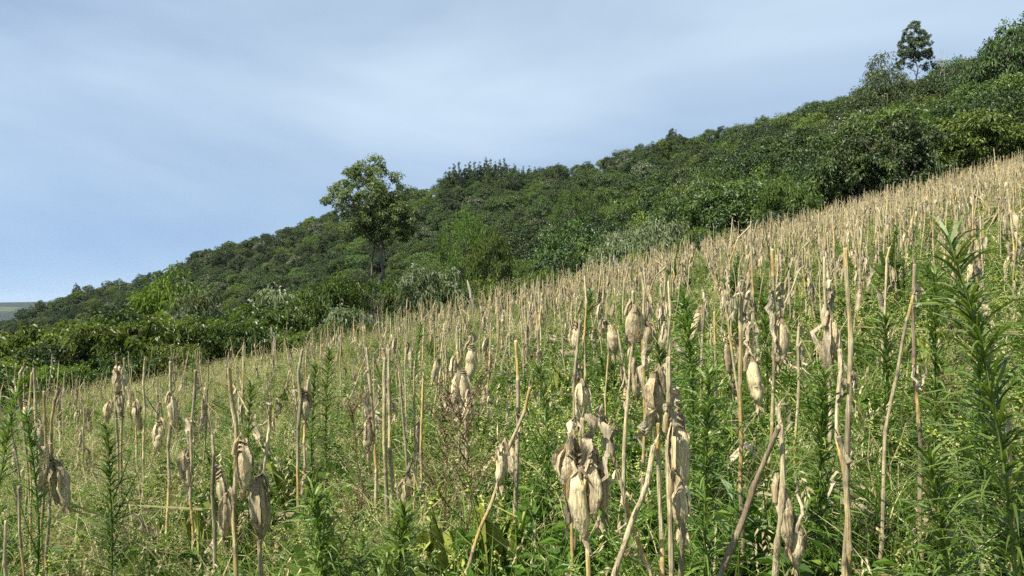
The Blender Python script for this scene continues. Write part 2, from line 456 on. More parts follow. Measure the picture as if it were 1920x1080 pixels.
# ------------------------------------------------------------------ ground sheet
def build_ground():
    th = np.concatenate([np.radians(np.arange(-42, 42.01, .4)), np.radians(np.arange(46, 317.9, 4))])
    r = np.concatenate([[0.4], np.geomspace(.8, 90, 70), np.geomspace(93, 520, 90), np.geomspace(540, 8200, 56)])
    T, Rr = np.meshgrid(th, r, indexing='ij')
    x = np.sin(T) * Rr; y = np.cos(T) * Rr
    v = np.stack([x, y, zground(x, y)], -1)
    nt, nr = T.shape
    i = np.arange(nt)[:, None]; j = np.arange(nr - 1)[None, :]; i2 = (i + 1) % nt
    a = i * nr + j; b = i2 * nr + j
    t = np.concatenate([np.stack([a, a + 1, b + 1], -1).reshape(-1, 3), np.stack([a, b + 1, b], -1).reshape(-1, 3)])
    vv = np.concatenate([v.reshape(-1, 3), [[0, 0, float(zground(0., .01))]]])
    ci = len(vv) - 1
    k = np.arange(nt)
    t = np.concatenate([t, np.stack([k * nr, ((k + 1) % nt) * nr, np.full(nt, ci)], -1)])
    # angles run clockwise: flip so that normals point up
    mb = MB(); mb.add(vv, t[:, ::-1])
    me = mb.mesh('ground', M['ground'], True)
    if me.polygons[0].normal.z < 0:
        me.flip_normals()
    o = link('ground', me)
    o['kind'] = 'structure'; o['label'] = 'sloping field soil and wooded hillside under all the plants'; o['category'] = 'ground'
build_ground()

# ------------------------------------------------------------------ trees
def crown_mb(mb, lobes, n_clump, n_leaf, L, W, rng, rc=.16, droop=.25, flat=.65, outward=.8, fill=.1, m=0, tint=None, upb=.5, cvar=.25, inner=.45):
    """leaf clumps over the surface of a set of ellipsoid lobes [(cx,cy,cz,rx,ry,rz)]"""
    lobes = np.asarray(lobes, float)
    area = (lobes[:, 3] * lobes[:, 4] * lobes[:, 5]) ** (2 / 3)
    cs = []; ns = []
    tries = 0
    while len(cs) < n_clump and tries < n_clump * 12:
        tries += 1
        k = rng.choice(len(lobes), p=area / area.sum()); lb = lobes[k]
        d = rdir(rng, 1)[0]
        if d[2] < -.45 and rng.random() < .7: continue
        rr = rng.uniform(.72, 1.08) if rng.random() > fill else rng.uniform(.2, .7)
        p = lb[:3] + d * lb[3:] * rr
        q = ((p - lobes[:, :3]) / lobes[:, 3:]); dd = (q ** 2).sum(1); dd[k] = 9
        if dd.min() < inner: continue
        cs.append(p); ns.append(nrm(d / lb[3:]))
    cs = np.array(cs); ns = np.array(ns); n = len(cs)
    size = float(np.mean(lobes[:, 3:5])) if len(lobes) < 2 else float(np.max(np.abs(lobes[:, :2]) + lobes[:, 3:5]))
    R = rc * size * rng.uniform(.65, 1.4, n)
    ct = rng.normal(0, cvar, n)
    off = rdir(rng, n * n_leaf).reshape(n, n_leaf, 3) * (rng.random((n, n_leaf, 1)) ** .5)
    # clump is a dome: keep the outer half
    dn = (off * ns[:, None, :]).sum(-1, keepdims=True)
    off = off - ns[:, None, :] * np.minimum(dn, 0) * .9
    off[..., 2] *= flat
    pos = cs[:, None, :] + off * R[:, None, None]
    up = nrm(ns[:, None, :] * outward * .6 + nrm(off) * .7 + np.array([0, 0, upb * .8]) + rng.normal(0, .34, pos.shape))
    d = nrm(off * .8 + ns[:, None, :] * .35 + rng.normal(0, .6, pos.shape) + np.array([0, 0, -droop * 1.2]))
    N = n * n_leaf
    c = np.clip(.45 + np.repeat(ct, n_leaf) + rng.normal(0, .18, N), 0, 1)
    if tint is not None: c = tint(pos.reshape(-1, 3), c)
    l = L * rng.uniform(.6, 1.3, N)
    leaves(mb, pos.reshape(-1, 3), d.reshape(-1, 3), up.reshape(-1, 3), l, l * W / L, .18, droop, c, m)
    return cs

def limb(mb, a, b, r0, r1, rng, seg=5, n=6, sag=.08, m=0):
    a = np.asarray(a, float); b = np.asarray(b, float)
    t = np.linspace(0, 1, n)[:, None]
    p = a + (b - a) * t
    ln = np.linalg.norm(b - a)
    w = np.sin(t * math.pi)
    p = p + w * rng.normal(0, sag * ln, 3) + w * np.array([0, 0, sag * ln * .6]) + np.concatenate([[np.zeros(3)], rng.normal(0, .015 * ln, (n - 2, 3)), [np.zeros(3)]])
    tube(mb, p, np.linspace(r0, r1, n), seg, .5, m)
    return p

def trunk_mesh(name, h0, lobes, r, rng, mat, twigs=2, stems=1, spread=.2, targets=None):
    mb = MB(); lobes = np.asarray(lobes, float)
    for s in range(stems):
        base = np.array([rng.normal(0, spread), rng.normal(0, spread), -.4]) if stems > 1 else np.array([0, 0, -.4])
        fork = np.array([base[0] * 1.5 + rng.normal(0, .05 * h0), base[1] * 1.5 + rng.normal(0, .05 * h0), h0])
        p = limb(mb, base, fork, r, r * .72, rng, 8, 8, .025)
        mb.v[-1][:8, :2] = base[:2] + (mb.v[-1][:8, :2] - base[:2]) * 1.5
        for lb in lobes[s::stems]:
            tip = lb[:3] + np.array([0, 0, .25 * lb[5]])
            q = limb(mb, fork - [0, 0, .15 * h0 * rng.random()], tip, r * .55, r * .16, rng, 6, 7, .08)
            for k in range(twigs):
                st = q[rng.integers(2, 6)]
                e = lb[:3] + rdir(rng, 1)[0] * lb[3:] * .85
                limb(mb, st, e, r * .24, r * .05, rng, 4, 5, .1)
    return mb.mesh(name, mat, True)

def make_lobes(rng, h, w, base, n=7, top=.5):
    """random lobed crown: total height h, crown width w, crown base height"""
    L = []
    ch = h - base
    L.append([0, 0, base + ch * .55, w * .33, w * .33, ch * .42])
    for k in range(n - 1):
        a = k / (n - 1) * 6.283 + rng.uniform(-.4, .4)
        z = base + ch * rng.uniform(.25, .8)
        rr = w * .5 * rng.uniform(.42, .72) * (1.15 - abs(z - base - ch * .45) / ch)
        s = w * rng.uniform(.17, .28)
        L.append([math.cos(a) * rr, math.sin(a) * rr, z, s, s, s * rng.uniform(.6, .9)])
    return L

TREE_KINDS = []     # (crown mesh, trunk mesh, height, width, words)
def tree_kind(seed, h, w, base, n, nc, nl, L, W, mat, words, droop=.25, rc=.15, flat=.65, bark='bark', upb=.5):
    rng = np.random.default_rng(seed)
    lb = make_lobes(rng, h, w, base, n)
    mb = MB(); crown_mb(mb, lb, nc, nl, L, W, rng, rc, droop, flat, upb=upb)
    TREE_KINDS.append((mb.mesh('crown', M[mat]), trunk_mesh('trunk', base + .2 * (h - base), lb, .022 * h, rng, M[bark], 1), h, w, words))

tree_kind(11, 8.5, 7.0, 1.2, 7, 190, 50, .25, .15, 'deep', 'rounded dark green broadleaf tree', rc=.17)
tree_kind(12, 7.2, 8.0, 1.0, 8, 190, 50, .25, .15, 'mid', 'wide low-domed green tree', rc=.16)
tree_kind(13, 9.5, 6.0, 1.5, 7, 180, 50, .24, .13, 'deep', 'tall lumpy dark green tree', rc=.18)
tree_kind(14, 7.8, 7.2, 1.4, 8, 150, 54, .23, .09, 'lime', 'feathery yellow-green tree', .35, .2, .4, upb=.9)
tree_kind(15, 8.2, 6.4, 1.2, 7, 180, 50, .25, .14, 'grey', 'grey-green glinting tree', rc=.17)
tree_kind(16, 6.4, 6.4, .6, 7, 180, 50, .27, .16, 'mid', 'bushy mid-green tree', rc=.17)
tree_kind(17, 8.8, 7.6, 1.4, 9, 200, 50, .27, .13, 'deep', 'broad dark tree with drooping leaves', .4, rc=.16)
tree_kind(18, 7.4, 6.8, .9, 7, 180, 50, .25, .13, 'lime', 'fresh green spreading tree', .35, .17, .55)

def tree_thing(name, k, loc, rotz, sc, label, group=None, cat='tree'):
    cm, tm, h, w, words = k
    e = bpy.data.objects.new(name, None); e.empty_display_size = .3
    COL.objects.link(e)
    e.location = loc; e.rotation_euler = (0, 0, rotz); e.scale = sc
    tag(e, label, cat, group)
    link('trunk', tm, e); link('crown', cm, e)
    return e

# ---- forest positions
rng = np.random.default_rng(77)
pos = []
y = 22.0
while y < 470:
    sp = 4.7 + y / 160.0
    xs = np.arange(-1.02 * y, .98 * y, sp)
    xs = xs + rng.uniform(-.45, .45, len(xs)) * sp
    ys = y + rng.uniform(-.45, .45, len(xs)) * sp
    pos.append(np.stack([xs, ys], 1)); y += sp * .93
pos = np.concatenate(pos)
th = np.arctan2(pos[:, 0], pos[:, 1])
Ee = E_f(th); Re = R_f(th)
okm = (pos[:, 1] > np.maximum(Ee + 4.5, D_f(th) - 8)) & (pos[:, 1] < Re + 14)
pos = pos[okm]; th = th[okm]
fx, fy = pos[:, 0], pos[:, 1]
fz = zground(fx, fy)
kind_n = vnoise(fx, fy, .05, 31) + rng.normal(0, .45, len(fx))
kidx = rng.choice(8, len(fx), p=[.2, .14, .18, .07, .12, .11, .12, .06])
kidx = np.where((kind_n > .75) & (fy < 160), rng.choice([3, 7], len(fx)), kidx)
edge_d = fy - E_f(th) + 12
fs = rng.uniform(.6, 1.3, len(fx)) * np.clip(.55 + edge_d / 45, .55, 1.0)
fs = np.where(rng.random(len(fx)) < .05, fs * 1.25, fs)
right = np.clip((th - .2) / .3, 0, 1)
fs = np.maximum(fs, right * rng.uniform(.65, 1.2, len(fx)))
# keep a clearing for the lone tree and its view
heights = np.array([k[2] for k in TREE_KINDS]); widths = np.array([k[3] for k in TREE_KINDS])
allow = (CY - SKY_f(th)) / F + rng.uniform(-.006, .005, len(fx)) + .012 * (rng.random(len(fx)) < .03)
fs = np.minimum(fs, np.maximum((allow * fy + CAMZ - fz) / heights[kidx] / 1.03, .3))
vtop = (fz + heights[kidx] * fs - CAMZ) / fy
u = fx / fy
# what is seen: walk outwards in angular bins
order = np.argsort(fy)
bins = np.full(400, -9.0); seen = np.zeros(len(fx), bool); gain = np.zeros(len(fx))
bx = np.clip(((u + 1.1) / 2.2 * 400).astype(int), 0, 399)
hw = np.maximum((widths[kidx] * fs / fy / 2.2 * 400 * .5).astype(int), 0)
for i in order:
    a, b = max(bx[i] - hw[i], 0), bx[i] + hw[i] + 1
    cur = bins[a:b]
    base_v = (E_f(th[i]) and 0)
    g = vtop[i] - cur.mean()
    lim = (zfield(np.tan(th[i]) * Ee[0], 10) * 0)  # (kept simple)
    gain[i] = min(g, heights[kidx[i]] * fs[i] / fy[i]) * widths[kidx[i]] * fs[i] / fy[i]
    seen[i] = g > .004
    bins[a:b] = np.maximum(cur, vtop[i] - .1 * heights[kidx[i]] * fs[i] / fy[i])
vedge = np.interp(th, np.arctan((np.array([0, 250, 500, 700, 900, 1150, 1400, 1600, 1920.]) - CX) / F),
                  (CY - np.array([650, 640, 600, 570, 540, 480, 410, 360, 280.])) / F)
seen &= (vtop > vedge + .005) & (np.abs(u) < .70)
score = np.where(seen, gain, -1)
top = np.argsort(-score)[:288]
top = top[score[top] > 0]
is_top = np.zeros(len(fx), bool); is_top[top] = True

def zone(uu, yy):
    px = CX + uu * F
    d = 'far up the slope' if yy > 200 else 'halfway up the slope' if yy > 115 else 'close to the field'
    s = ('at the low ridge end' if px < 380 else 'downhill of the lone tree' if px < 600 else 'behind the lone tree' if px < 820 else 'under the ridge-top eucalypts' if px < 1020 else
         'uphill of the ridge-top eucalypts' if px < 1240 else 'above mid field' if px < 1420 else 'downhill of the conical eucalypt' if px < 1600 else 'near the tall eucalypt' if px < 1780 else 'in the uphill corner')
    return d + ' ' + s
def size_word(sv):
    return 'small ' if sv < .78 else 'large ' if sv > 1.0 else ''
for i in top:
    k = TREE_KINDS[kidx[i]]
    z = zone(u[i], fy[i])
    s = fs[i]
    tree_thing('forest_tree', k, (fx[i], fy[i], fz[i]), rng.uniform(0, 6.28), (s * rng.uniform(.92, 1.08), s * rng.uniform(.92, 1.08), s * rng.uniform(.92, 1.03)),
               size_word(s) + k[4] + ' ' + z, 'forest trees ' + z)
rest = np.where(~is_top)[0]
rp = np.stack([fx[rest], fy[rest], fz[rest]], 1)
rr = np.zeros((len(rest), 3)); rr[:, 2] = rng.uniform(0, 6.28, len(rest)); rr[:, :2] = rng.normal(0, .06, (len(rest), 2))
scatter('forest', [k[0] for k in TREE_KINDS], rp, rr, fs[rest], kidx[rest], 'dense mass of green trees covering the hillside to the skyline', 'forest')
print('forest trees', len(fx), 'individual', len(top))

# ---- lone tall tree in front of the hill
def lone_tree():
    rng = np.random.default_rng(5)
    Y = 50.0
    base = P(712, 640, Y); base[2] = float(zground(base[0], base[1]))
    k = Y / F
    def q(px, py, dy=0): return [(px - 712) * k, dy, CAMZ - (py - CY) * k - base[2]]
    lob = []
    for px, py, dy, rx, rz in [(690, 318, .2, 34, 26), (675, 335, -.6, 26, 20), (722, 345, -.4, 38, 26), (650, 365, -.3, 32, 20), (622, 374, .3, 20, 10),
                               (745, 375, .4, 32, 28), (690, 372, -1.2, 42, 28), (695, 380, 1.5, 50, 30), (660, 398, .8, 34, 16), (755, 408, -.6, 26, 22), (728, 405, -1.4, 38, 26),
                               (700, 428, .2, 36, 26), (668, 428, -.8, 22, 14), (745, 438, .6, 26, 22), (768, 425, 0, 14, 20), (708, 470, .3, 14, 18), (640, 350, .6, 16, 12)]:
        c = q(px, py, dy); lob.append([c[0], c[1], c[2], rx * k, rx * k * .9, rz * k])
    mb = MB()
    crown_mb(mb, lob, 400, 48, .17, .095, rng, .08, .25, .7, fill=.15)
    e = bpy.data.objects.new('lone_tree', None); COL.objects.link(e); e.location = base
    tag(e, 'tall open-crowned grey-green tree standing alone in front of the hill', 'tree')
    link('crown', mb.mesh('crown', M['olive']), e)
    tb = MB()
    fork = np.array(q(714, 448)); b0 = np.array([.25, 0, -.5])
    limb(tb, b0, fork, .14, .10, rng, 9, 9, .012)
    b1 = np.array([-.75, .3, -.5]); f1 = np.array(q(703, 452, .2))
    limb(tb, b1, f1, .085, .06, rng, 8, 9, .012)
    for i, lb in enumerate(lob):
        st = fork if i % 3 else f1
        w = limb(tb, st - [0, 0, .3 * rng.random()], np.array(lb[:3]) + [0, 0, .2 * lb[5]], .055, .02, rng, 6, 8, .07)
        for _ in range(3):
            limb(tb, w[rng.integers(2, 7)], np.array(lb[:3]) + rdir(rng, 1)[0] * lb[3:] * .9, .035, .01, rng, 4, 5, .1)
    link('trunk', tb.mesh('trunk', M['bark'], True), e)
lone_tree()

# ---- eucalypts
def euc_mesh(seed, h, w, base, nc, nl, L, mat, cone=False, top=.22):
    rng = np.random.default_rng(seed)
    lb = []
    n = 10
    for k in range(n):
        f = (k + .5) / n
        z = base + (h - base) * f
        rad = w * .5 * (math.sin(math.pi * min(1, .22 + f * .78)) ** .8) * .62
        for j in range(5 if f < .75 else 2):
            a = j * 1.26 + k * .7 + rng.uniform(-.3, .3); s = w * rng.uniform(.15, .22) * (1 - .35 * f)
            rr = rad * rng.uniform(.5, 1) if f < .85 else 0
            if cone:
                s = w * .5 * (1 - f) * rng.uniform(.5, .75) + top; rr = w * .5 * (1 - f) * rng.uniform(.3, .6)
            lb.append([math.cos(a) * rr, math.sin(a) * rr, z, s, s, s * (.75 if not cone else 1.1)])
    mb = MB(); crown_mb(mb, lb, nc, nl, L, L * .4, rng, .13, .5, .8, fill=.1, inner=.12 if cone else .45)
    tb = MB()
    limb(tb, [0, 0, -.4], [0.1, 0, h * .93], .016 * h, .03, rng, 8, 12, .01)
    for l in lb[::2]:
        limb(tb, [0.05, 0, l[2] - .06 * h], l[:3], .004 * h + .015, .012, rng, 4, 5, .06)
    return mb.mesh('crown', M[mat]), tb.mesh('trunk', M['palebark'], True), h, w, ''

def tall_eucalypt():
    Y = 128.0; k = Y / F; rng = np.random.default_rng(9)
    b = P(1717, 200, Y); b[2] = float(zground(b[0], b[1]))
    def q(px, py, dy=0): return [(px - 1717) * k, dy, CAMZ - (py - CY) * k - b[2]]
    spec = [(1714, 52, 0, 9, 10), (1708, 66, -.5, 15, 13), (1724, 70, .4, 15, 13), (1702, 86, .6, 15, 12), (1718, 90, -.8, 18, 14), (1735, 92, .2, 13, 12),
            (1697, 103, -.3, 11, 9), (1712, 106, .7, 14, 9), (1743, 102, .3, 9, 8), (1728, 104, -.5, 13, 9), (1688, 122, 0, 8, 6), (1712, 124, .3, 7, 5), (1738, 124, -.2, 10, 6), (1690, 106, .2, 6, 7)]
    lb = []
    for px, py, dy, rx, rz in spec:
        c = q(px, py, dy); lb.append([c[0], c[1], c[2], rx * k * 1.15, rx * k * 1.15, rz * k * 1.1])
    mb = MB(); crown_mb(mb, lb, 330, 44, .24, .11, rng, .085, .4, .8, fill=.1)
    tb = MB()
    limb(tb, [0, 0, -.5], q(1715, 60), .22, .04, rng, 8, 12, .004)
    for l in lb[1:]:
        limb(tb, [0.0, 0, l[2] - 1.6 * (.7 if l[2] > 12 else 1)], l[:3], .07, .02, rng, 5, 5, .03)
    return (mb.mesh('crown', M['euc']), tb.mesh('trunk', M['palebark'], True), 15, 6, ''), b
tk, tb_ = tall_eucalypt()
tree_thing('eucalyptus_tree', tk, tb_, 0, (1, 1, 1), 'slender tall eucalypt rising clear of the skyline on a bare pale trunk')
e2 = euc_mesh(41, 13.5, 10.0, 1.5, 700, 46, .27, 'euc', True, .9)
b = P(1652, 200, 118); b[2] = float(zground(b[0], b[1]))
top_need = CAMZ + (CY - 104) / F * 118 - b[2]
s_ = top_need / 13.7
tree_thing('eucalyptus_tree', e2, b, 1.0, (s_ * 1.1, s_ * 1.1, s_), 'broad conical eucalypt beside the slender tall eucalypt on the skyline')
e3 = [euc_mesh(51, 13, 5.6, 3, 260, 40, .30, 'deep', True), euc_mesh(52, 13, 5.0, 3, 260, 40, .30, 'euc', True), euc_mesh(53, 13, 6.2, 3, 280, 40, .30, 'deep', True)]
erng = np.random.default_rng(3)
ridge = [(842, 306), (852, 303), (861, 300), (872, 302), (880, 299), (890, 300), (900, 296), (911, 291), (919, 295), (928, 297), (937, 296), (946, 294), (955, 303), (965, 304), (981, 309), (992, 305), (1003, 309), (835, 318)]
for i, (px, py) in enumerate(ridge):
    Y = 292 + erng.uniform(-10, 6)
    b = P(px, 340, Y); b[2] = float(zground(b[0], b[1]))
    s_ = (CAMZ + (CY - py) / F * Y - b[2]) / 13.3
    tree_thing('ridge_eucalyptus', e3[i % 3], b, erng.uniform(0, 6), (.8 * min(s_, 1.2), .8 * min(s_, 1.2), s_), 'dark pointed eucalypt in the row crowning the hilltop', 'eucalypts in a row on the hilltop')
# single skyline trees
for px, py, Y, kk, lab in [(143, 530, 418, 0, 'small round tree standing above the low end of the ridge'),
                           (1262, 240, 228, 2, 'dark round-headed tree rising above the skyline over the dry field'),
                           (1892, 40, 84, 6, 'big dark tree topping the slope at the upper corner of the view'),
                           (1915, 28, 88, 0, 'dense dark tree cut by the frame at the upper corner'),
                           (1845, 92, 98, 2, 'dark tree beside the bare twigs on the skyline'),
                           (1048, 305, 268, 0, 'round dark tree on the skyline next to the ridge-top eucalypts')]:
    k = TREE_KINDS[kk]
    b = P(px, 400, Y); b[2] = float(zground(b[0], b[1]))
    s_ = (CAMZ + (CY - py) / F * Y - b[2]) / k[2]
    w_ = min(s_, 1.15) if Y < 200 else .75
    tree_thing('skyline_tree', k, b, px * .37, (w_, w_, s_), lab)

# single trees that stand out in front of the wood
for px, py, Y, kk, w_, lab in [(868, 388, 92, 3, .95, 'feathery light green tree left of the dead trunk, taller than its neighbours'),
                               (912, 430, 84, 7, .8, 'fresh green tree low in front of the wood, uphill of the lone tree'),
                               (1076, 345, 128, 3, .9, 'pale-trunked feathery tree on the slope below the skyline, mid picture'),
                               (1238, 345, 80, 2, .85, 'narrow dark tree behind the flat pale-topped shrub'),
                               (1312, 335, 82, 4, .9, 'grey-green dark tree uphill of the narrow dark tree'),
                               (1420, 372, 62, 7, .75, 'bright spreading tree at the edge above the dry field'),
                               (1560, 292, 64, 6, 1.0, 'broad dark shady tree overhanging the upper field edge'),
                               (1690, 215, 70, 1, 1.0, 'domed green tree below the tall eucalypt at the field edge')]:
    k = TREE_KINDS[kk]
    b = P(px, 400, Y); b[2] = float(zground(b[0], b[1]))
    s_ = (CAMZ + (CY - py) / F * Y - b[2]) / k[2]
    tree_thing('edge_tree', k, b, px * .61, (w_, w_, s_), lab)

# ------------------------------------------------------------------ shrubs along the field edge
BUSH = []
def bush_kind(seed, h, w, nc, nl, L, W, mat, words, droop=.4, rc=.17, tint=None, n=8, upb=.5):
    rng = np.random.default_rng(seed)
    lb = make_lobes(rng, h, w, .15 * h, n)
    for l in lb: l[2] = max(l[2], l[5] * .9)
    lb += [[math.cos(a) * w * .33, math.sin(a) * w * .33, h * .25, w * .2, w * .2, h * .22] for a in np.arange(0, 6, 1.05)]
    mb = MB(); crown_mb(mb, lb, nc, nl, L, W, rng, rc, droop, .7, fill=.1, tint=tint, upb=upb)
    BUSH.append((mb.mesh('foliage', M[mat]), trunk_mesh('stem', .3 * h, lb[:8], .035, rng, M['bark'], 1, 3, .25), h, w, words))
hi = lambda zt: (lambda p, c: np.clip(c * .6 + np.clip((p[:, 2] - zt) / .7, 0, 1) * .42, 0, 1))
bush_kind(61, 2.6, 3.4, 200, 40, .17, .075, 'bush', 'leafy shrub with long drooping leaves', .4, .15)
bush_kind(62, 2.3, 3.0, 180, 34, .15, .09, 'mid', 'rounded green shrub', .3)
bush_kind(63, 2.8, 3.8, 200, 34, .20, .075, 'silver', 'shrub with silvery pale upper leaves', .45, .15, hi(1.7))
bush_kind(64, 3.2, 3.2, 190, 34, .17, .09, 'deep', 'dark green shrub', .35)
bush_kind(65, 2.6, 3.6, 200, 36, .16, .06, 'lime', 'bright yellow-green shrub', .4, .17, None, 8, .9)
bush_kind(66, 1.5, 2.2, 130, 34, .19, .11, 'bush', 'low leafy shrub', .4, .2)
brng = np.random.default_rng(8)
def put_bush(k, x, y, s, label, group=None, sz=None):
    b = BUSH[k]
    e = bpy.data.objects.new('edge_shrub', None); COL.objects.link(e)
    e.location = (x, y, float(zground(x, y)) - .05); e.rotation_euler = (0, 0, brng.uniform(0, 6.28)); e.scale = (s, s, sz or s)
    tag(e, label, 'shrub', group)
    link('stem', b[1], e); link('foliage', b[0], e)
# named silver and bright ones
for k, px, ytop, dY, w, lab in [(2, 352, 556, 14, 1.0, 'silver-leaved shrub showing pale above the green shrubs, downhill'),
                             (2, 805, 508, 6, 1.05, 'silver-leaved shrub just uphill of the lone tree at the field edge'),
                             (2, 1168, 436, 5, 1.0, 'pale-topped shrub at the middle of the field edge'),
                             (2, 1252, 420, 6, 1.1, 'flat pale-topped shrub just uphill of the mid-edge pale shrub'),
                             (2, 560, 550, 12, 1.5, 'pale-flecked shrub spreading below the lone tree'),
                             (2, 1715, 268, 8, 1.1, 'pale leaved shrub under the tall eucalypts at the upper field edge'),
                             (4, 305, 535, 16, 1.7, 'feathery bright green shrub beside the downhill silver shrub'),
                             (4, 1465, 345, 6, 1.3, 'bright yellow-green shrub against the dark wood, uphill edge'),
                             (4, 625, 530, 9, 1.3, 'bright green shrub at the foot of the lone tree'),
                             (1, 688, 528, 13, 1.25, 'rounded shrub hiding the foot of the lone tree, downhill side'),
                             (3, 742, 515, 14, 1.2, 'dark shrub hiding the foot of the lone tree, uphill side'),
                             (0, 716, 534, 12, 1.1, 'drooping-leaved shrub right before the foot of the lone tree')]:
    Y = float(E_f(math.atan((px - CX) / F))) + dY
    x = (px - CX) / F * Y
    zt = CAMZ + (CY - ytop) / F * Y
    s = (zt - float(zground(x, Y))) / BUSH[k][2]
    put_bush(k, x, Y, w, lab, None, s)
seg_names = [(-.9, 'at the low field corner'), (-.62, 'at the low field end'), (-.48, 'just past the low field end'), (-.36, 'below the lone tree'), (-.22, 'beside the lone tree'), (-.08, 'uphill of the lone tree'), (.06, 'by the mid-edge pale shrub'), (.2, 'uphill of the pale shrubs'), (.34, 'under the dark wood'), (.48, 'below the tall eucalypts'), (.6, 'at the field top')]
for row in range(5):
    px = -140.0
    while px < 2060:
        t = math.atan((px - CX) / F)
        Y = float(E_f(t)) + 1.3 + row * 2.0 + brng.uniform(-.5, .6)
        x = math.tan(t) * Y
        uu = math.tan(t)
        pk = [.5, .14, .03, .1, .08, .15] if uu < -.3 else ([.2, .25, .05, .15, .2, .15] if uu < .25 else [.15, .25, .04, .36, .1, .1])
        k = brng.choice(6, p=pk)
        s = brng.uniform(.65, 1.0) * (1.0 + .12 * row)
        if uu > .05 : s *= .82 if row == 0 else 1.0
        if -.28 < uu < .02: s *= .8
        if row == 0: s *= .72
        if row > 2:
            if uu > .12: break
            Y += (row - 2) * 3.0; x = uu * Y; s *= 1.15
        if uu < -.45: s *= 1.12
        nm = [n for a, n in seg_names if uu >= a][-1]
        put_bush(k, x, Y, s, BUSH[k][4] + (' ' if row == 0 else ' further back ' if row > 2 else ' set back ') + nm, 'shrubs ' + nm)
        px += brng.uniform(1.7, 2.5) * F / Y
# bare twiggy shrub, snag and bare twigs
def twiggy(name, b, h, n, spread, label, cat, seed, mat='deadwood', r=.03):
    rng = np.random.default_rng(seed)
    e = bpy.data.objects.new(name, None); COL.objects.link(e); e.location = b
    tag(e, label, cat)
    for s in range(n):
        mb = MB()
        a = rng.uniform(0, 6.28); hh = h * rng.uniform(.6, 1)
        tip = np.array([math.cos(a) * spread * rng.uniform(.3, 1), math.sin(a) * spread * rng.uniform(.3, 1), hh])
        w = limb(mb, [rng.normal(0, .12), rng.normal(0, .12), -.2], tip, r * rng.uniform(.7, 1.2), r * .2, rng, 5, 9, .06)
        for k in range(7):
            st = w[rng.integers(3, 8)]
            q = limb(mb, st, st + np.array([rng.normal(0, .25), rng.normal(0, .25), rng.uniform(.2, .6)]) * h * .3, r * .35, r * .1, rng, 4, 5, .08)
            limb(mb, q[3], q[3] + np.array([rng.normal(0, .2), rng.normal(0, .2), rng.uniform(.1, .4)]) * h * .2, r * .2, r * .08, rng, 3, 4, .08)
        link('branch', mb.mesh('branch', M[mat], True), e)
b = P(705, 600, 31.2); b[2] = float(zground(b[0], b[1]))
twiggy('bare_shrub', b, 2.4, 11, 1.3, 'bare grey twiggy shrub at the field edge below the lone tree', 'shrub', 4, 'bark', .02)
b = P(1790, 130, 112); b[2] = float(zground(b[0], b[1]))
twiggy('bare_tree', b, (CAMZ + (CY - 98) / F * 112 - b[2]), 4, 2.6, 'leafless twigs poking above the skyline right of the tall eucalypt', 'tree', 6, 'deadwood', .07)
def snag(px0, py0, px1, py1, Y, r, label):
    a = P(px0, py0, Y); bb = P(px1, py1, Y)
    gz = float(zground(bb[0], Y)); bb = a + (bb - a) * (a[2] - gz + .2) / max(a[2] - bb[2], .1)
    mb = MB(); rng = np.random.default_rng(int(px0))
    p = np.linspace(bb, a, 9) - bb; p[1:-1] += rng.normal(0, .03, (7, 3))
    rad = np.linspace(r, r * .6, 9); rad[-1] = r * .15
    tube(mb, p, rad, 7, .5, 0, True, rng, .12)
    o = link('dead_snag', mb.mesh('dead_snag', M['deadwood'], True), None, bb)
    tag(o, label, 'dead trunk')
snag(876, 525, 886, 560, 33.5, .09, 'pale broken dead trunk leaning at the field edge uphill of the lone tree')
snag(1151, 478, 1153, 500, 38, .07, 'short pale dead trunk at the middle of the field edge')
snag(508, 612, 513, 650, 28.5, .06, 'thin pale dead stem at the field edge below the bright shrubs')

# ------------------------------------------------------------------ dry corn
def rot_m(e):
    cx, cy, cz = np.cos(e); sx, sy, sz = np.sin(e)
    X = np.array([[1, 0, 0], [0, cx, -sx], [0, sx, cx]]); Yr = np.array([[cy, 0, sy], [0, 1, 0], [-sy, 0, cy]]); Z = np.array([[cz, -sz, 0], [sz, cz, 0], [0, 0, 1]])
    return Z @ Yr @ X

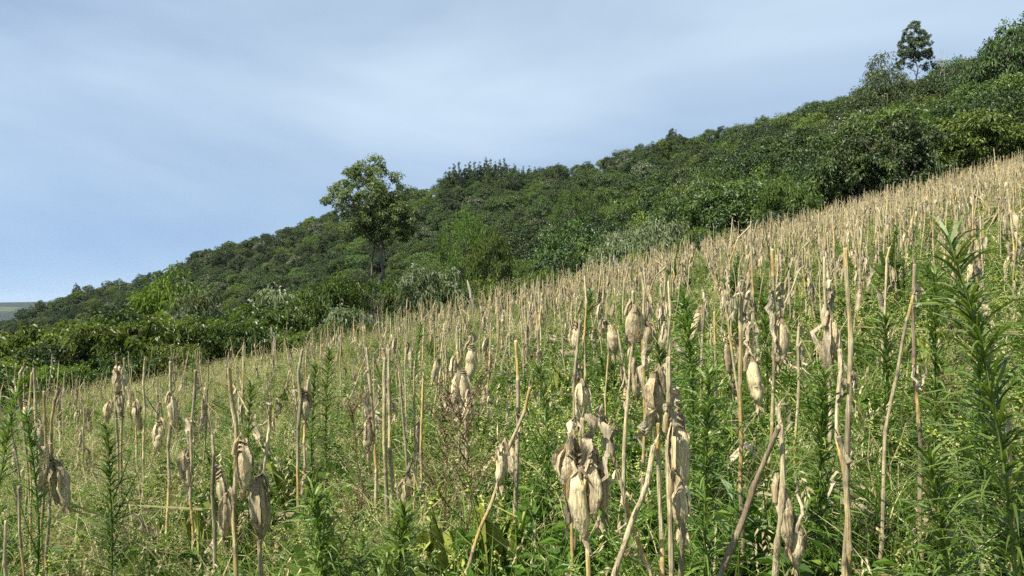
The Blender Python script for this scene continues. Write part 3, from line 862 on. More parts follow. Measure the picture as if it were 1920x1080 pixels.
def stalk_mb(pts, r0, r1, rng, yellow=.25, sheath=.35, seg=7, node=.17, dark=0.0):
    mb = MB()
    pts = np.asarray(pts, float)
    d = np.concatenate([[0], np.cumsum(np.linalg.norm(np.diff(pts, axis=0), axis=1))]); Lt = d[-1]
    nodes = [0.0]; k = 0
    while nodes[-1] < Lt - .05:
        nodes.append(nodes[-1] + node * rng.uniform(.75, 1.2) * (0.7 + .5 * min(1, nodes[-1] / .6)))
    nodes[-1] = Lt
    s = []; rr = []; cc = []
    for a, b in zip(nodes[:-1], nodes[1:]):
        y_ = rng.random() < (yellow + .12 if dark == 0 else yellow); sh = rng.random() < sheath and not y_
        c = rng.uniform(.62, .97) if y_ else rng.uniform(.2, .58) - dark
        R = lambda q: (r0 + (r1 - r0) * q / Lt)
        g = 1.22 if sh else 1.0
        l = b - a
        for f, m_, dc in [(0, 1.24, -.16), (.05, 1.10, -.1), (.10, g, 0), (.35, g, .03), (.6, g * .98, 0), (.85, g * (1.0 if not sh else .95), -.02), (.95, 1.06 if not sh else g * 1.1, -.08)]:
            s.append(a + f * l); rr.append(R(a + f * l) * m_ * rng.uniform(.96, 1.04)); cc.append(np.clip(c + dc + rng.normal(0, .03), 0, 1))
    s.append(Lt); rr.append(r1 * .85); cc.append(.3)
    s = np.array(s)
    p = np.stack([np.interp(s, d, pts[:, i]) for i in range(3)], 1)
    # small bends at the nodes
    kn = np.array(nodes); off = rng.normal(0, .006, (len(kn), 3)); off[0] = 0
    p += np.stack([np.interp(s, kn, off[:, i]) for i in range(3)], 1)
    tube(mb, p, rr, seg, cc, 0, True, rng, .035)
    # ragged fibres at the broken top
    n = 4
    base = np.repeat(p[-1:], n, 0) + rng.normal(0, r1 * .4, (n, 3))
    dr = nrm(np.repeat(nrm(p[-1:] - p[-4:-3]), n, 0) + rng.normal(0, .25, (n, 3)))
    leaves(mb, base - dr * .01, dr, rdir(rng, n), rng.uniform(.02, .06, n), r1 * .9, .1, 0, rng.uniform(.2, .6, n))
    return mb, kn

PROF_T = [0, .06, .22, .42, .62, .80, .92, 1]; PROF_R = [.34, .56, .90, 1, .95, .74, .45, .12]
def ear_mb(L, R, rng, off=.03, tone=.5, seg=14, hook=True, strips=2):
    """hanging ear in its husk: attachment at the origin, tip down"""
    mb = MB(); n = 15
    t = np.linspace(0, 1, n); ph = np.arange(seg) / seg * 2 * math.pi
    pr = np.interp(t, PROF_T, PROF_R)
    p1, p2, p3 = rng.uniform(0, 6.28, 3)
    ridge = .94 + .16 * np.abs(np.sin(1.5 * ph[None, :] + p1 + .9 * t[:, None])) - .08 + .07 * np.sin(5 * ph[None, :] + p2 - t[:, None] * 2) + rng.normal(0, .035, (n, seg))
    rad = R * pr[:, None] * ridge
    bx_ = np.cumsum(rng.normal(0, .012, n)) * L; by_ = np.cumsum(rng.normal(0, .012, n)) * L
    v = np.stack([bx_[:, None] + rad * np.cos(ph), by_[:, None] + rad * np.sin(ph) * .9, np.repeat(-t[:, None] * L, seg, 1)], -1)
    c = tone + .16 * np.sin(2 * ph[None, :] + p3) + .10 * np.sin(7 * ph[None, :] + p2) + rng.normal(0, .05, (n, seg)) - .22 * np.clip(t[:, None] - .75, 0, 1) * 3 - .25 * np.clip(.15 - t[:, None], 0, 1) * 5
    i = np.arange(n - 1)[:, None] * seg; j = np.arange(seg)[None, :]; k = (j + 1) % seg
    tr = np.concatenate([np.stack([i + j, i + k, i + seg + k], -1).reshape(-1, 3), np.stack([i + j, i + seg + k, i + seg + j], -1).reshape(-1, 3)])
    vv = np.concatenate([v.reshape(-1, 3), [[bx_[0], by_[0], .01], [bx_[-1], by_[-1], -L * 1.03]]])
    o = (n - 1) * seg; j = np.arange(seg); k = (j + 1) % seg
    tr = np.concatenate([tr, np.stack([k, j, np.full(seg, n * seg)], -1), np.stack([o + j, o + k, np.full(seg, n * seg + 1)], -1)])
    mb.add(vv, tr[:, ::-1], np.clip(np.concatenate([c.ravel(), [.2, .2]]), 0, 1), 1)
    for k_ in range(strips):
        a_ = rng.uniform(0, 6.28); t_ = np.linspace(0, rng.uniform(.55, 1.0), 8)
        rad_ = R * np.interp(t_, PROF_T, PROF_R) * rng.uniform(1.0, 1.1) + np.clip(t_ - rng.uniform(.5, .9), 0, 1) * L * rng.uniform(0, .2)
        aa_ = a_ + t_ * rng.normal(0, .5)
        pth = np.stack([bx_[0] + np.cos(aa_) * rad_, np.sin(aa_) * rad_ * .92, .008 - t_ * L], 1)
        ribbon(mb, pth, R * rng.uniform(.35, .9) * np.sin(np.clip(t_ / t_[-1] * .9 + .1, 0, 1) * math.pi) ** .6, np.array([-math.sin(a_), math.cos(a_), 0]), rng, np.clip(tone + rng.normal(0, .2), .08, .95), 3, .1, 1)
    # dry tips of husk
    q = 5
    tp = np.repeat([[bx_[-1], by_[-1], -L * .93]], q, 0) + rng.normal(0, R * .25, (q, 3)) * [1, 1, .4]
    leaves(mb, tp, nrm(np.array([0, 0, -1.0]) + rng.normal(0, .35, (q, 3))), rdir(rng, q), rng.uniform(.03, .08, q), R * .5, .2, 0, rng.uniform(.15, .6, q), 1)
    if hook:
        sg = np.array([[-off, 0, -.03], [-off * .8, 0, .012], [-off * .35, 0, .038], [0, 0, .02], [0.002, 0, -.012]])
        tube(mb, sg, [.007, .009, .011, R * .34, R * .52], 8, [.35, .3, .25, .12, .3], 1, False, rng, .12)
        # wrinkled sheath bands over the hook
        for z in ((.022, .004, -.014) if rng.random() < .25 else ()):
            a = np.linspace(0, 6.28, 9); rr_ = R * (.50 if z > .01 else .62) * rng.uniform(.9, 1.15)
            tube(mb, np.stack([np.cos(a) * rr_, np.sin(a) * rr_ * .9, z + .008 * np.sin(a * 2 + p1)], 1), .0045, 4, rng.uniform(.05, .45), 1, False)
    return mb

def ribbon(mb, path, width, side, rng, c=.5, cols=4, crumple=.25, m=0):
    path = np.asarray(path, float); n = len(path)
    d = nrm(np.gradient(path, axis=0))
    s = nrm(np.cross(d, np.cross(np.broadcast_to(side, d.shape), d)))
    s = nrm(np.broadcast_to(side, d.shape) - (d * side).sum(1, keepdims=True) * d)
    tw = np.cumsum(rng.normal(0, crumple, n)); nn = np.cross(d, s)
    s2 = s * np.cos(tw)[:, None] + nn * np.sin(tw)[:, None]; n2 = np.cross(d, s2)
    f = np.linspace(-1, 1, cols)
    w = np.broadcast_to(width, (n,))
    fold = rng.normal(0, .22, (n, cols)); fold = (fold + np.roll(fold, 1, 0) + np.roll(fold, 2, 0)) * .42 + .45 * np.abs(f)[None, :]
    v = path[:, None, :] + (f[None, :] * w[:, None] * .5)[:, :, None] * s2[:, None, :] + (fold * w[:, None] * .5)[:, :, None] * n2[:, None, :]
    i = np.arange(n - 1)[:, None] * cols; j = np.arange(cols - 1)[None, :]
    t = np.concatenate([np.stack([i + j, i + j + 1, i + cols + j + 1], -1).reshape(-1, 3), np.stack([i + j, i + cols + j + 1, i + cols + j], -1).reshape(-1, 3)])
    cc = np.clip(c + rng.normal(0, .09, (n, cols)) + .1 * np.sin(np.arange(n) * .8 + c * 9)[:, None], 0, 1)
    mb.add(v.reshape(-1, 3), t, cc.ravel(), m)

def leaf_mb(L, W, rng, up=.08, out=.06, tone=.45, cols=4):
    """dried leaf: leaves the node upward, folds over and hangs"""
    n = 13; t = np.linspace(0, 1, n)
    x = out * np.minimum(t * 3, 1) + out * .6 * np.sin(t * 5 + rng.uniform(0, 6)) * t
    z = np.where(t < .22, up * np.sin(t / .22 * 1.57), up - (t - .22) / .78 * L)
    yv = np.cumsum(rng.normal(0, .016, n))
    path = np.stack([x, yv * L * 2.2, z], 1) + rng.normal(0, .006, (n, 3))
    path[0] = 0
    w = W * (np.sin(np.clip(t * .92 + .06, 0, 1) * math.pi) ** .55) * rng.uniform(.7, 1.15, n)
    mb = MB(); ribbon(mb, path, w, np.array([0, 1.0, 0]), rng, tone, cols, .32, 2)
    return mb

def flap_mb(L, R, rng, tone=.5, peel=.6):
    """outer husk leaf lying on the ear and peeling off below"""
    n = 10; t = np.linspace(0, 1, n)
    rad = R * np.interp(t, PROF_T, PROF_R) * 1.1 + np.clip(t - .55, 0, 1) * L * peel * rng.uniform(.1, .45)
    path = np.stack([rad, rng.normal(0, .003, n).cumsum(), .01 - t * L * .95], 1)
    w = R * 1.15 * np.sin(np.clip(t * .85 + .12, 0, 1) * math.pi) ** .6
    mb = MB(); ribbon(mb, path, w, np.array([0, 1.0, 0]), rng, tone, 5, .12, 1)
    return mb

CM = [M['stalk'], M['husk'], M['dleaf']]
def xf(mb, loc, eul):
    R = rot_m(np.array(eul, float))
    out = MB(); out.t = mb.t; out.c = mb.c; out.m = mb.m; out.n = mb.n
    out.v = [v @ R.T + np.asarray(loc) for v in mb.v]
    return out

def corn_parts(rng, H, ears, nleaf, lean=.06, yellow=.25, seg=6, broken=False):
    """[(name, MB, loc, euler, [(sub name, MB, loc, euler)])] for a generic plant"""
    r0 = rng.uniform(.0085, .0118)
    tip = np.array([rng.normal(0, lean) * H, rng.normal(0, lean) * H, H])
    midp = tip * .5 + [rng.normal(0, .02), rng.normal(0, .02), 0]
    pts = [[0, 0, -.06], list(midp), list(tip)]
    sm, kn = stalk_mb(pts, r0, r0 * .62, rng, yellow, .3, seg)
    parts = [('stalk', sm, (0, 0, 0), (0, 0, 0), [])]
    at = lambda z: np.array([np.interp(z, [0, H / 2, H], [0, midp[0], tip[0]]), np.interp(z, [0, H / 2, H], [0, midp[1], tip[1]]), z])
    for k in range(ears):
        z = H * rng.uniform(.45, .8); a = rng.uniform(0, 6.28); L = rng.uniform(.17, .25); R = rng.uniform(.020, .029); of = r0 + R * .8 + .006
        em = ear_mb(L, R, rng, of, rng.uniform(.35, .75), 10)
        loc = at(z) + np.array([math.cos(a), math.sin(a), 0]) * of
        subs = []
        if rng.random() < .6:
            subs.append(('husk_leaf', flap_mb(L, R, rng, rng.uniform(.25, .6)), (0, 0, 0), (0, 0, rng.uniform(-1, 1))))
        parts.append(('ear', em, loc, (0, rng.uniform(-.22, .05), a), subs))
    for k in range(nleaf):
        z = H * rng.uniform(.3, .92); a = rng.uniform(0, 6.28)
        parts.append(('dry_leaf', leaf_mb(rng.uniform(.18, .42), rng.uniform(.020, .042), rng, rng.uniform(.03, .10), rng.uniform(.02, .07), rng.uniform(.08, .6)), at(z), (0, 0, a), []))
    if broken:
        z = H * .97; a = rng.uniform(0, 6.28); L = rng.uniform(.22, .4)
        bmb, _ = stalk_mb([[0, 0, 0], [L * .3, 0, -L * .25], [L * .55, 0, -L * rng.uniform(.6, 1.2)]], r0 * .6, r0 * .35, rng, .2, .2, 5)
        parts.append(('broken_top', bmb, at(z), (0, 0, a), []))
    return parts

def corn_meshes(parts):
    return [(nm, mb.mesh(nm, CM, True), loc, eul, [(sn, sm.mesh(sn, CM, True), sl, se) for sn, sm, sl, se in subs]) for nm, mb, loc, eul, subs in parts]

def corn_join(parts, name):
    allm = MB()
    def put(mb):
        for v, t, c, m in zip(mb.v, mb.t, mb.c, mb.m):
            allm.v.append(v); allm.c.append(c); allm.m.append(m)
        for t in mb.t: allm.t.append(t + allm.n)
        allm.n += mb.n
    for nm, mb, loc, eul, subs in parts:
        put(xf(mb, loc, eul))
        for sn, sm, sl, se in subs:
            q = xf(sm, sl, se); put(xf(q, loc, eul))
    return allm.mesh(name, CM, True)

def corn_thing(meshes, loc, rot, sc, label, group=None):
    e = bpy.data.objects.new('corn_plant', None); COL.objects.link(e); e.empty_display_size = .1
    e.location = loc; e.rotation_euler = rot; e.scale = (sc,) * 3
    tag(e, label, 'corn plant', group)
    for nm, me, pl, pe, subs in meshes:
        o = link(nm, me, e, pl); o.rotation_euler = pe
        for sn, sm, sl, se in subs:
            q = link(sn, sm, o, sl); q.rotation_euler = se
    return e

# ---- the plants of the foreground, one by one: column, row (photo px) and distance give the place and height
HERO = []
def hero(pts, Y, w, label, ears=(), leaf=(), yellow=.3, sheath=.35, dark=0.0, extra=(), ground=True):
    """pts: photo px from top to bottom; w: stalk width px; ears: (px, py_top, len px, width px, yaw deg); leaf: (px, py, len px, width px, yaw deg)"""
    HERO.append((pts, Y, w, label, ears, leaf, yellow, sheath, dark, extra, ground))

hero([(434, 686), (433, 740), (440, 800), (439, 880), (436, 960), (441, 1085)], 2.9, 11, 'pale stalk with a kinked node and brown ears either side, near the lower edge', [(456, 838, 88, 32, 10), (424, 935, 78, 27, 190)], [], .5)
hero([(509, 752), (505, 800), (499, 870), (488, 925), (487, 1085)], 3.0, 9, 'bent corn stalk with one big drooping ear beside the kinked pale stalk', [(484, 905, 108, 42, 230)], [(506, 760, 40, 16, 170), (510, 752, 34, 14, 20), (495, 880, 60, 16, 200)], .15)
hero([(399, 815), (402, 900), (403, 1000)], 3.7, 8, 'short grey stub behind the kinked pale stalk', [(412, 893, 62, 24, 0)], [(404, 860, 40, 14, 40)], 0, .6, .1)
hero([(567, 652), (563, 740), (560, 860), (561, 900)], 4.3, 8, 'upright grey stalk with a tan husk at mid height among pale grass', [(571, 742, 50, 20, 0)], [(557, 735, 46, 16, 190), (566, 690, 52, 14, 170)], .1)
hero([(366, 695), (362, 780), (360, 900)], 4.4, 7, 'corn stalk with a long folded grey leaf and two small pale ears', [(345, 852, 50, 24, 200), (352, 868, 46, 18, 30)], [(360, 790, 70, 18, 200), (362, 800, 60, 14, 160)], .4)
hero([(322, 678), (318, 780), (316, 880)], 5.0, 7, 'corn stalk with a cream teardrop ear, downhill beside the folded grey leaf', [(297, 795, 50, 22, 190), (322, 745, 58, 20, 40)], [(318, 700, 40, 12, 60)], .3)
hero([(38, 686), (40, 740), (42, 800)], 5.6, 6, 'thin slanting stalk, outermost of the cluster at the low end', [(50, 757, 40, 18, 0)], [], .5)
hero([(46, 697), (48, 800)], 5.7, 5, 'short thin stalk second in the cluster at the low end', [], [(48, 745, 34, 12, 20)], .4)
hero([(55, 699), (57, 770), (60, 960)], 4.8, 6, 'orange-yellow stalk reaching down between the ears at the low end', [], [], .9, 0)
hero([(62, 690), (65, 740), (68, 860)], 5.2, 8, 'thickest pale stalk of the cluster at the low end, ear below', [(69, 800, 46, 22, 10)], [(68, 780, 30, 14, 30)], .3)
hero([(83, 735), (85, 800), (86, 900)], 4.8, 7, 'yellow straight stalk over the crumpled brown husks', [(84, 868, 74, 26, 200)], [(86, 800, 60, 16, 20), (90, 850, 80, 22, 100)], .7)
hero([(107, 733), (101, 790), (95, 850), (93, 960)], 4.7, 7, 'crooked grey stalk curving over the crumpled brown husks', [(110, 872, 84, 26, 0), (99, 868, 80, 22, 60)], [(100, 850, 90, 22, 200), (106, 800, 60, 14, 10), (92, 860, 70, 20, 150)], .1)
hero([(14, 972), (17, 1085)], 3.0, 8, 'grey stub cut by the lower corner of the view', [], [], 0, .5)
hero([(40, 912), (42, 1000), (44, 1085)], 3.1, 7, 'thin whitish stub second from the lower corner', [], [], .1, .1)
hero([(217, 663), (220, 740), (222, 830)], 6.6, 5, 'stalk hung with dark crumpled husks above the straw grass', [(218, 700, 40, 18, 200), (203, 758, 34, 16, 180), (226, 738, 44, 16, 0)], [(218, 700, 50, 18, 60), (220, 695, 46, 16, 190)], .2)
hero([(232, 672), (231, 760), (230, 850)], 6.8, 6, 'plain grey stalk close beside the dark crumpled husks', [], [(231, 700, 40, 14, 0)], .2)
hero([(268, 672), (269, 760), (270, 860)], 6.4, 5, 'slim pale stalk with a dull hanging ear to one side, by straw grass', [(253, 758, 50, 18, 180)], [], .3)
hero([(722, 655), (717, 700), (719, 780), (722, 850), (724, 930)], 4.2, 9, 'yellow-jointed bare stalk of a close pair in mid field', [], [], .65, .1)
hero([(729, 650), (728, 720), (731, 800)], 4.5, 8, 'grey bare stalk close behind the yellow-jointed one', [], [(729, 760, 36, 14, 20)], .1)
hero([(688, 655), (694, 720), (700, 800), (706, 900)], 4.4, 7, 'stalk draped with a long strip of pale husk, beside the yellow-jointed pair', [(690, 790, 62, 20, 190)], [(690, 700, 80, 18, 200), (692, 740, 90, 20, 170), (698, 720, 60, 16, 20)], .1)
hero([(748, 698), (754, 780), (761, 860), (764, 930)], 4.4, 6, 'thin curved grey stalk in the group of bare stalks in mid field', [], [], .1)
hero([(775, 690), (775, 760), (777, 900)], 4.6, 6, 'slender orange stalk in the group of bare stalks in mid field', [], [(778, 800, 70, 16, 20), (776, 850, 50, 14, 0)], .9, 0)
hero([(790, 710), (789, 800), (791, 940)], 4.0, 7, 'straight bare stalk with dark joints and a pale crumpled husk at its foot', [(759, 905, 56, 22, 190)], [(770, 872, 60, 14, 190)], .6, .1)
hero([(880, 628), (878, 720), (876, 820)], 5.6, 8, 'stalk packed with tall pale husks behind the red-brown dead weed', [(884, 650, 66, 24, 10), (870, 700, 66, 24, 190), (880, 740, 60, 22, 60)], [(882, 640, 80, 24, 20), (866, 680, 90, 22, 190), (874, 720, 70, 20, 100)], .1)
hero([(860, 660), (860, 760), (862, 840)], 5.7, 7, 'stalk beside the tall pale husks, behind the red-brown dead weed', [(856, 705, 56, 18, 190)], [(862, 700, 70, 16, 180)], .3)
hero([(971, 640), (969, 740), (966, 860)], 3.6, 9, 'upright stalk crossed by a pale snapped stalk in mid field', [(955, 836, 68, 28, 20)], [(966, 780, 50, 16, 0), (964, 760, 44, 14, 180)], .2)
hero([(998, 724), (975, 790), (955, 840), (926, 930), (900, 990)], 3.1, 9, 'pale snapped stalk slanting down across an upright stalk', [(940, 842, 66, 26, 200)], [(945, 850, 80, 18, 190)], .3, .2)
hero([(1086, 600), (1082, 700), (1078, 800), (1074, 900)], 3.0, 8, 'stalk with a pale ear capped by a wrinkled knob, behind the biggest husk bundle', [(1090, 722, 72, 30, 0)], [(1086, 690, 50, 16, 60), (1080, 800, 60, 16, 190)], .1)
hero([(1095, 780), (1099, 850), (1102, 960), (1106, 1085)], 2.1, 12, 'stalk under the biggest bundle of fat yellow and brown husks', [(1066, 846, 72, 42, 200), (1083, 888, 118, 44, 240), (1113, 862, 104, 36, 300), (1126, 886, 74, 32, 0)],
     [(1104, 782, 96, 30, 250), (1118, 780, 120, 28, 0), (1076, 806, 80, 34, 200), (1096, 860, 120, 26, 230), (1080, 900, 120, 24, 190)], .5)
hero([(1138, 800), (1160, 890), (1185, 985), (1222, 1080)], 2.15, 10, 'slanting grey stalk crossing low between the two big husk bundles', [], [(1140, 805, 70, 24, 20), (1160, 900, 70, 18, 200)], .1, .5)
hero([(1238, 788), (1237, 900), (1236, 1000), (1240, 1085)], 1.95, 12, 'front stalk of the pair carrying the long grey husk', [(1226, 716, 84, 40, 200)], [(1236, 780, 60, 30, 190), (1246, 770, 70, 24, 60)], .5, .3)
hero([(1253, 670), (1255, 760), (1252, 900), (1253, 1085)], 2.05, 12, 'rear stalk of the pair, taller, with a long grey husk hanging on its far side', [(1267, 788, 156, 42, 0), (1273, 908, 86, 34, 320)], [(1250, 690, 70, 16, 180), (1272, 790, 120, 30, 10), (1258, 740, 60, 30, 60)], .15, .3)
hero([(1228, 842), (1205, 915), (1180, 980), (1142, 1085)], 1.9, 15, 'thick grey stalk leaning low against the pair with the long grey husk', [], [(1186, 945, 70, 18, 190), (1180, 1000, 60, 8, 0)], .05, .2)
hero([(1276, 975), (1273, 1085)], 2.0, 14, 'grey stub rising just under the long grey husk', [], [], 0, .3)
hero([(1184, 545), (1190, 640), (1180, 720), (1172, 800)], 3.5, 8, 'stalk in the dense clump with four hooked ears above the husk bundles', [(1188, 580, 76, 30, 0), (1191, 688, 62, 24, 60)], [(1180, 640, 90, 16, 190), (1196, 640, 90, 16, 0), (1172, 700, 90, 16, 200)], .1)
hero([(1206, 510), (1205, 620), (1204, 760)], 3.7, 7, 'slim stalk with a hooked pale ear at its side, uphill in the dense clump', [(1213, 612, 56, 22, 0)], [(1206, 600, 60, 14, 160)], .2)
hero([(1139, 560), (1137, 640), (1136, 720)], 3.9, 5, 'thin stalk with a single spindle-shaped ear hanging free', [(1141, 612, 54, 22, 0)], [(1137, 600, 30, 10, 180)], .3)
hero([(1096, 520), (1096, 620), (1094, 700)], 3.9, 6, 'bright yellow straight stalk above the biggest husk bundle', [(1080, 612, 44, 18, 190)], [], .95, 0)
hero([(1256, 528), (1252, 620), (1250, 700)], 4.0, 7, 'brown straight stalk uphill of the hooked ears', [(1246, 610, 44, 16, 190)], [], .2)
hero([(1318, 540), (1317, 620), (1316, 700)], 4.4, 7, 'stalk with a narrow orange-tan ear pressed to its side', [(1309, 584, 60, 18, 190)], [(1322, 560, 50, 14, 20), (1316, 560, 56, 16, 0)], .1)
hero([(1341, 580), (1342, 650), (1343, 760)], 4.2, 6, 'smooth pale stalk next to the narrow orange-tan ear', [], [], .4)
hero([(1395, 552), (1391, 640), (1388, 720), (1389, 850), (1390, 970)], 2.75, 10, 'tall yellow-footed stalk with a striped hooked ear beside it', [(1411, 678, 84, 30, 0)], [(1398, 556, 60, 14, 20), (1388, 556, 44, 20, 190), (1396, 600, 70, 18, 30)], .5)
hero([(1465, 762), (1463, 850), (1459, 960), (1460, 1085)], 2.1, 14, 'thick grey stalk with a long pale ear low down, a dark stem leaning on it', [(1466, 918, 106, 34, 20), (1494, 985, 80, 36, 10)], [(1468, 768, 50, 18, 10), (1476, 920, 120, 10, 10)], .05, .2)
hero([(1454, 788), (1428, 890), (1400, 970), (1352, 1060)], 2.1, 14, 'dark rotted stem leaning on the thick grey stalk', [], [], 0, .2, .25)
hero([(1590, 462), (1591, 540), (1596, 600), (1593, 700), (1590, 800), (1593, 880), (1589, 980), (1591, 1085)], 2.3, 13, 'tallest bare stalk, yellow and grey joints, standing against the green', [], [(1592, 700, 40, 24, 0), (1592, 720, 44, 16, 190)], .55, .25)
hero([(1581, 650), (1573, 720), (1571, 800), (1580, 900), (1579, 1085)], 2.35, 11, 'crooked grey stalk hugging the tallest bare stalk', [], [(1578, 900, 60, 14, 190)], .1, .3)
hero([(1576, 816), (1584, 845), (1592, 868)], 2.25, 13, 'short broken stub slanting onto the tallest bare stalk', [], [], .1, .1, 0, (), False)
hero([(1709, 552), (1690, 650), (1672, 740), (1658, 860)], 2.65, 9, 'whitish slanting stalk meeting a dark upright stalk at its top', [], [], .05, 0)
hero([(1713, 496), (1715, 580), (1717, 700), (1722, 800), (1728, 880)], 2.7, 10, 'dark upright stalk meeting the whitish slanting stalk', [], [(1720, 700, 90, 16, 200), (1722, 690, 44, 12, 10), (1716, 540, 60, 16, 20)], .25, .3, .12)
hero([(1886, 778), (1890, 860), (1893, 960), (1900, 1085)], 1.95, 12, 'short yellow-topped stub in front of the great horseweed', [], [(1893, 900, 80, 8, 190)], .5, .2)
hero([(1450, 470), (1455, 580), (1452, 700), (1450, 760)], 3.9, 8, 'stalk with orange inner husk showing, uphill in the middle distance', [(1464, 606, 70, 26, 10), (1458, 640, 46, 18, 60)], [(1455, 540, 70, 18, 20), (1448, 560, 90, 18, 190), (1462, 560, 60, 20, 30)], .3)
hero([(1548, 480), (1551, 600), (1556, 740), (1558, 800)], 3.8, 8, 'stalk draped in a long grey bundle of husk beside the tallest bare stalk', [(1558, 600, 70, 28, 20), (1546, 640, 60, 18, 190)], [(1552, 540, 130, 28, 60), (1556, 560, 140, 24, 10), (1546, 620, 110, 20, 190)], .15)
hero([(1499, 610), (1496, 680), (1494, 780)], 3.9, 7, 'grey split stalk between the orange husk and the grey bundle', [], [(1498, 650, 60, 14, 20)], .2)

def build_hero(i, h):
    pts, Y, w, label, ears, leaf, yellow, sheath, dark, extra, ground = h
    rng = np.random.default_rng(1000 + i)
    W = [P(px, py, Y) for px, py in pts]
    W = W[::-1]
    W = [p + np.array([0, rng.normal(0, .012), 0]) for p in W]
    if ground:
        b, n = W[0], W[1]
        gz = float(zground(b[0], b[1])) - .05
        if b[2] > gz:
            d = n - b; d = d / max(d[2], .05)
            low = b - d * (b[2] - gz) * .6; low[2] = gz
            W = [low] + W
    base = W[0].copy()
    W = [p - base for p in W]
    k = Y / F
    r = w * k * .41
    sm, _ = stalk_mb(W, r * 1.05, r * .82, rng, yellow, sheath, 10, .17, dark)
    parts = [('stalk', sm, (0, 0, 0), (0, 0, 0), [])]
    for (px, py, ln, wd, yaw) in ears:
        L = ln * k; R = wd * k * .45
        a = math.radians(yaw)
        loc = P(px, py, Y - (.02 + .5 * R if 200 < yaw < 340 else 0)) - base
        subs = []
        tone = rng.uniform(.42, .92)
        nf = 1 if rng.random() < .4 else 0
        for q in range(nf):
            subs.append(('husk_leaf', flap_mb(L * rng.uniform(.7, 1.0), R, rng, rng.uniform(.25, .6), rng.uniform(.1, .7)), (0, 0, 0), (0, 0, rng.uniform(-1.2, 1.2))))
        parts.append(('ear', ear_mb(L, R, rng, R * .9 + r, tone, 16, True, 3), loc, (rng.normal(0, .06), rng.uniform(-.16, .06), a), subs))
    for (px, py, ln, wd, yaw) in leaf:
        L = ln * k
        loc = P(px, py, Y - rng.uniform(0, .03)) - base
        parts.append(('dry_leaf', leaf_mb(L * 1.15, wd * k * .62, rng, L * rng.uniform(.08, .25), rng.uniform(.008, .03), rng.uniform(.2, .6), 5), loc, (0, 0, math.radians(yaw)), []))
    corn_thing(corn_meshes(parts), base, (0, 0, 0), 1.0, label)
for i, h in enumerate(HERO):
    build_hero(i, h)

# ---- the rest of the field: kinds, then single plants near by and one mass beyond
GEN = []
g_rng = np.random.default_rng(202)
for i in range(16):
    ne = [1, 1, 0, 2, 1, 0, 1, 2, 0, 1, 1, 0, 1, 0, 2, 0][i]; nl = [2, 3, 2, 3, 4, 1, 2, 4, 3, 2, 3, 2, 1, 4, 2, 1][i]
    H = g_rng.uniform(1.1, 1.65)
    GEN.append((corn_parts(g_rng, H, ne, nl, .05, [.2, .5, .1, .3][i % 4], 6, i % 4 == 3), H, ne, nl))
GEN_J = [corn_join(g[0], 'corn_plant_kind') for g in GEN]
GEN_M = [corn_meshes(g[0]) for g in GEN]

fr = np.random.default_rng(404)
ang = math.radians(14)                       # rows run away up the slope
ra, rb = np.meshgrid(np.arange(-90, 90, .80), np.arange(-5, 95, .30), indexing='ij')
ra = ra + fr.normal(0, .07, ra.shape); rb = rb + fr.uniform(-.11, .11, rb.shape)
gx = (ra * math.cos(ang) + rb * math.sin(ang)).ravel(); gy = (-ra * math.sin(ang) + rb * math.cos(ang)).ravel()
m = (gy > 4.4) & (np.abs(gx) < .86 * gy + 1)
gx, gy = gx[m], gy[m]
gth = np.arctan2(gx, gy)
m = gy < E_f(gth) + fr.uniform(-.6, .7, len(gx))
gx, gy, gth = gx[m], gy[m], gth[m]
gu = gx / gy
dens = np.interp(gu, [-.75, -.45, -.25, -.08, .05, .3, .75], [.14, .18, .28, .44, .60, .70, .72])
dens = dens * np.interp(gy, [4.4, 6.0, 9, 14, 70], [.10, .45, .85, 1.0, 1.0])
dens = dens * np.clip(1 + .5 * vnoise(gx, gy, .5, 61), .25, 1.3)
m = fr.random(len(gx)) < dens
gx, gy, gth, gu = gx[m], gy[m], gth[m], gu[m]
gz = zground(gx, gy)
gk = fr.integers(0, 16, len(gx)); gs = fr.uniform(.8, 1.12, len(gx))
grot = np.stack([fr.normal(0, .07, len(gx)), fr.normal(0, .07, len(gx)), fr.uniform(0, 6.28, len(gx))], 1)
big = fr.random(len(gx)) < .09
grot[big, :2] = fr.normal(0, .35, (big.sum(), 2))
print('corn', len(gx))
o = np.argsort(gy)
near = [i for i in o if abs(gu[i]) < .69][:240]
nset = np.zeros(len(gx), bool); nset[near] = True
MARKS = [(150, 'behind the low-end stalk cluster'), (300, 'behind the crumpled dark husks'), (480, 'behind the folded grey leaf'), (640, 'behind the grey stalk in straw'),
         (800, 'behind the bare stalk group'), (950, 'behind the red-brown dead weed'), (1150, 'behind the biggest husk bundle'), (1300, 'behind the hooked ears'),
         (1440, 'behind the striped ear'), (1650, 'behind the tallest stalk'), (1800, 'behind the whitish slanting stalk'), (9999, 'behind the great horseweed')]
def corn_words(i):
    H, ne, nl = GEN[gk[i]][1] * gs[i], GEN[gk[i]][2], GEN[gk[i]][3]
    w = ['bare dry corn', 'dry one-eared corn', 'dry two-eared corn'][ne]
    if nl >= 3: w += ', ragged leaves,'
    w = ('tilted ' if big[i] else 'short ' if H < 1.2 else 'tall ' if H > 1.5 else '') + w
    px = CX + gu[i] * F
    s = [m for a, m in MARKS if px < a][0]
    d = 'first rows' if gy[i] < 7 else 'few rows back' if gy[i] < 10 else 'farther back'
    return w + ' ' + d + ' ' + s, 'dry corn ' + d + ' ' + s
for i in near:
    lab, grp = corn_words(i)
    corn_thing(GEN_M[gk[i]], (gx[i], gy[i], gz[i]), grot[i], gs[i], lab, grp)
r_ = np.where(~nset)[0]
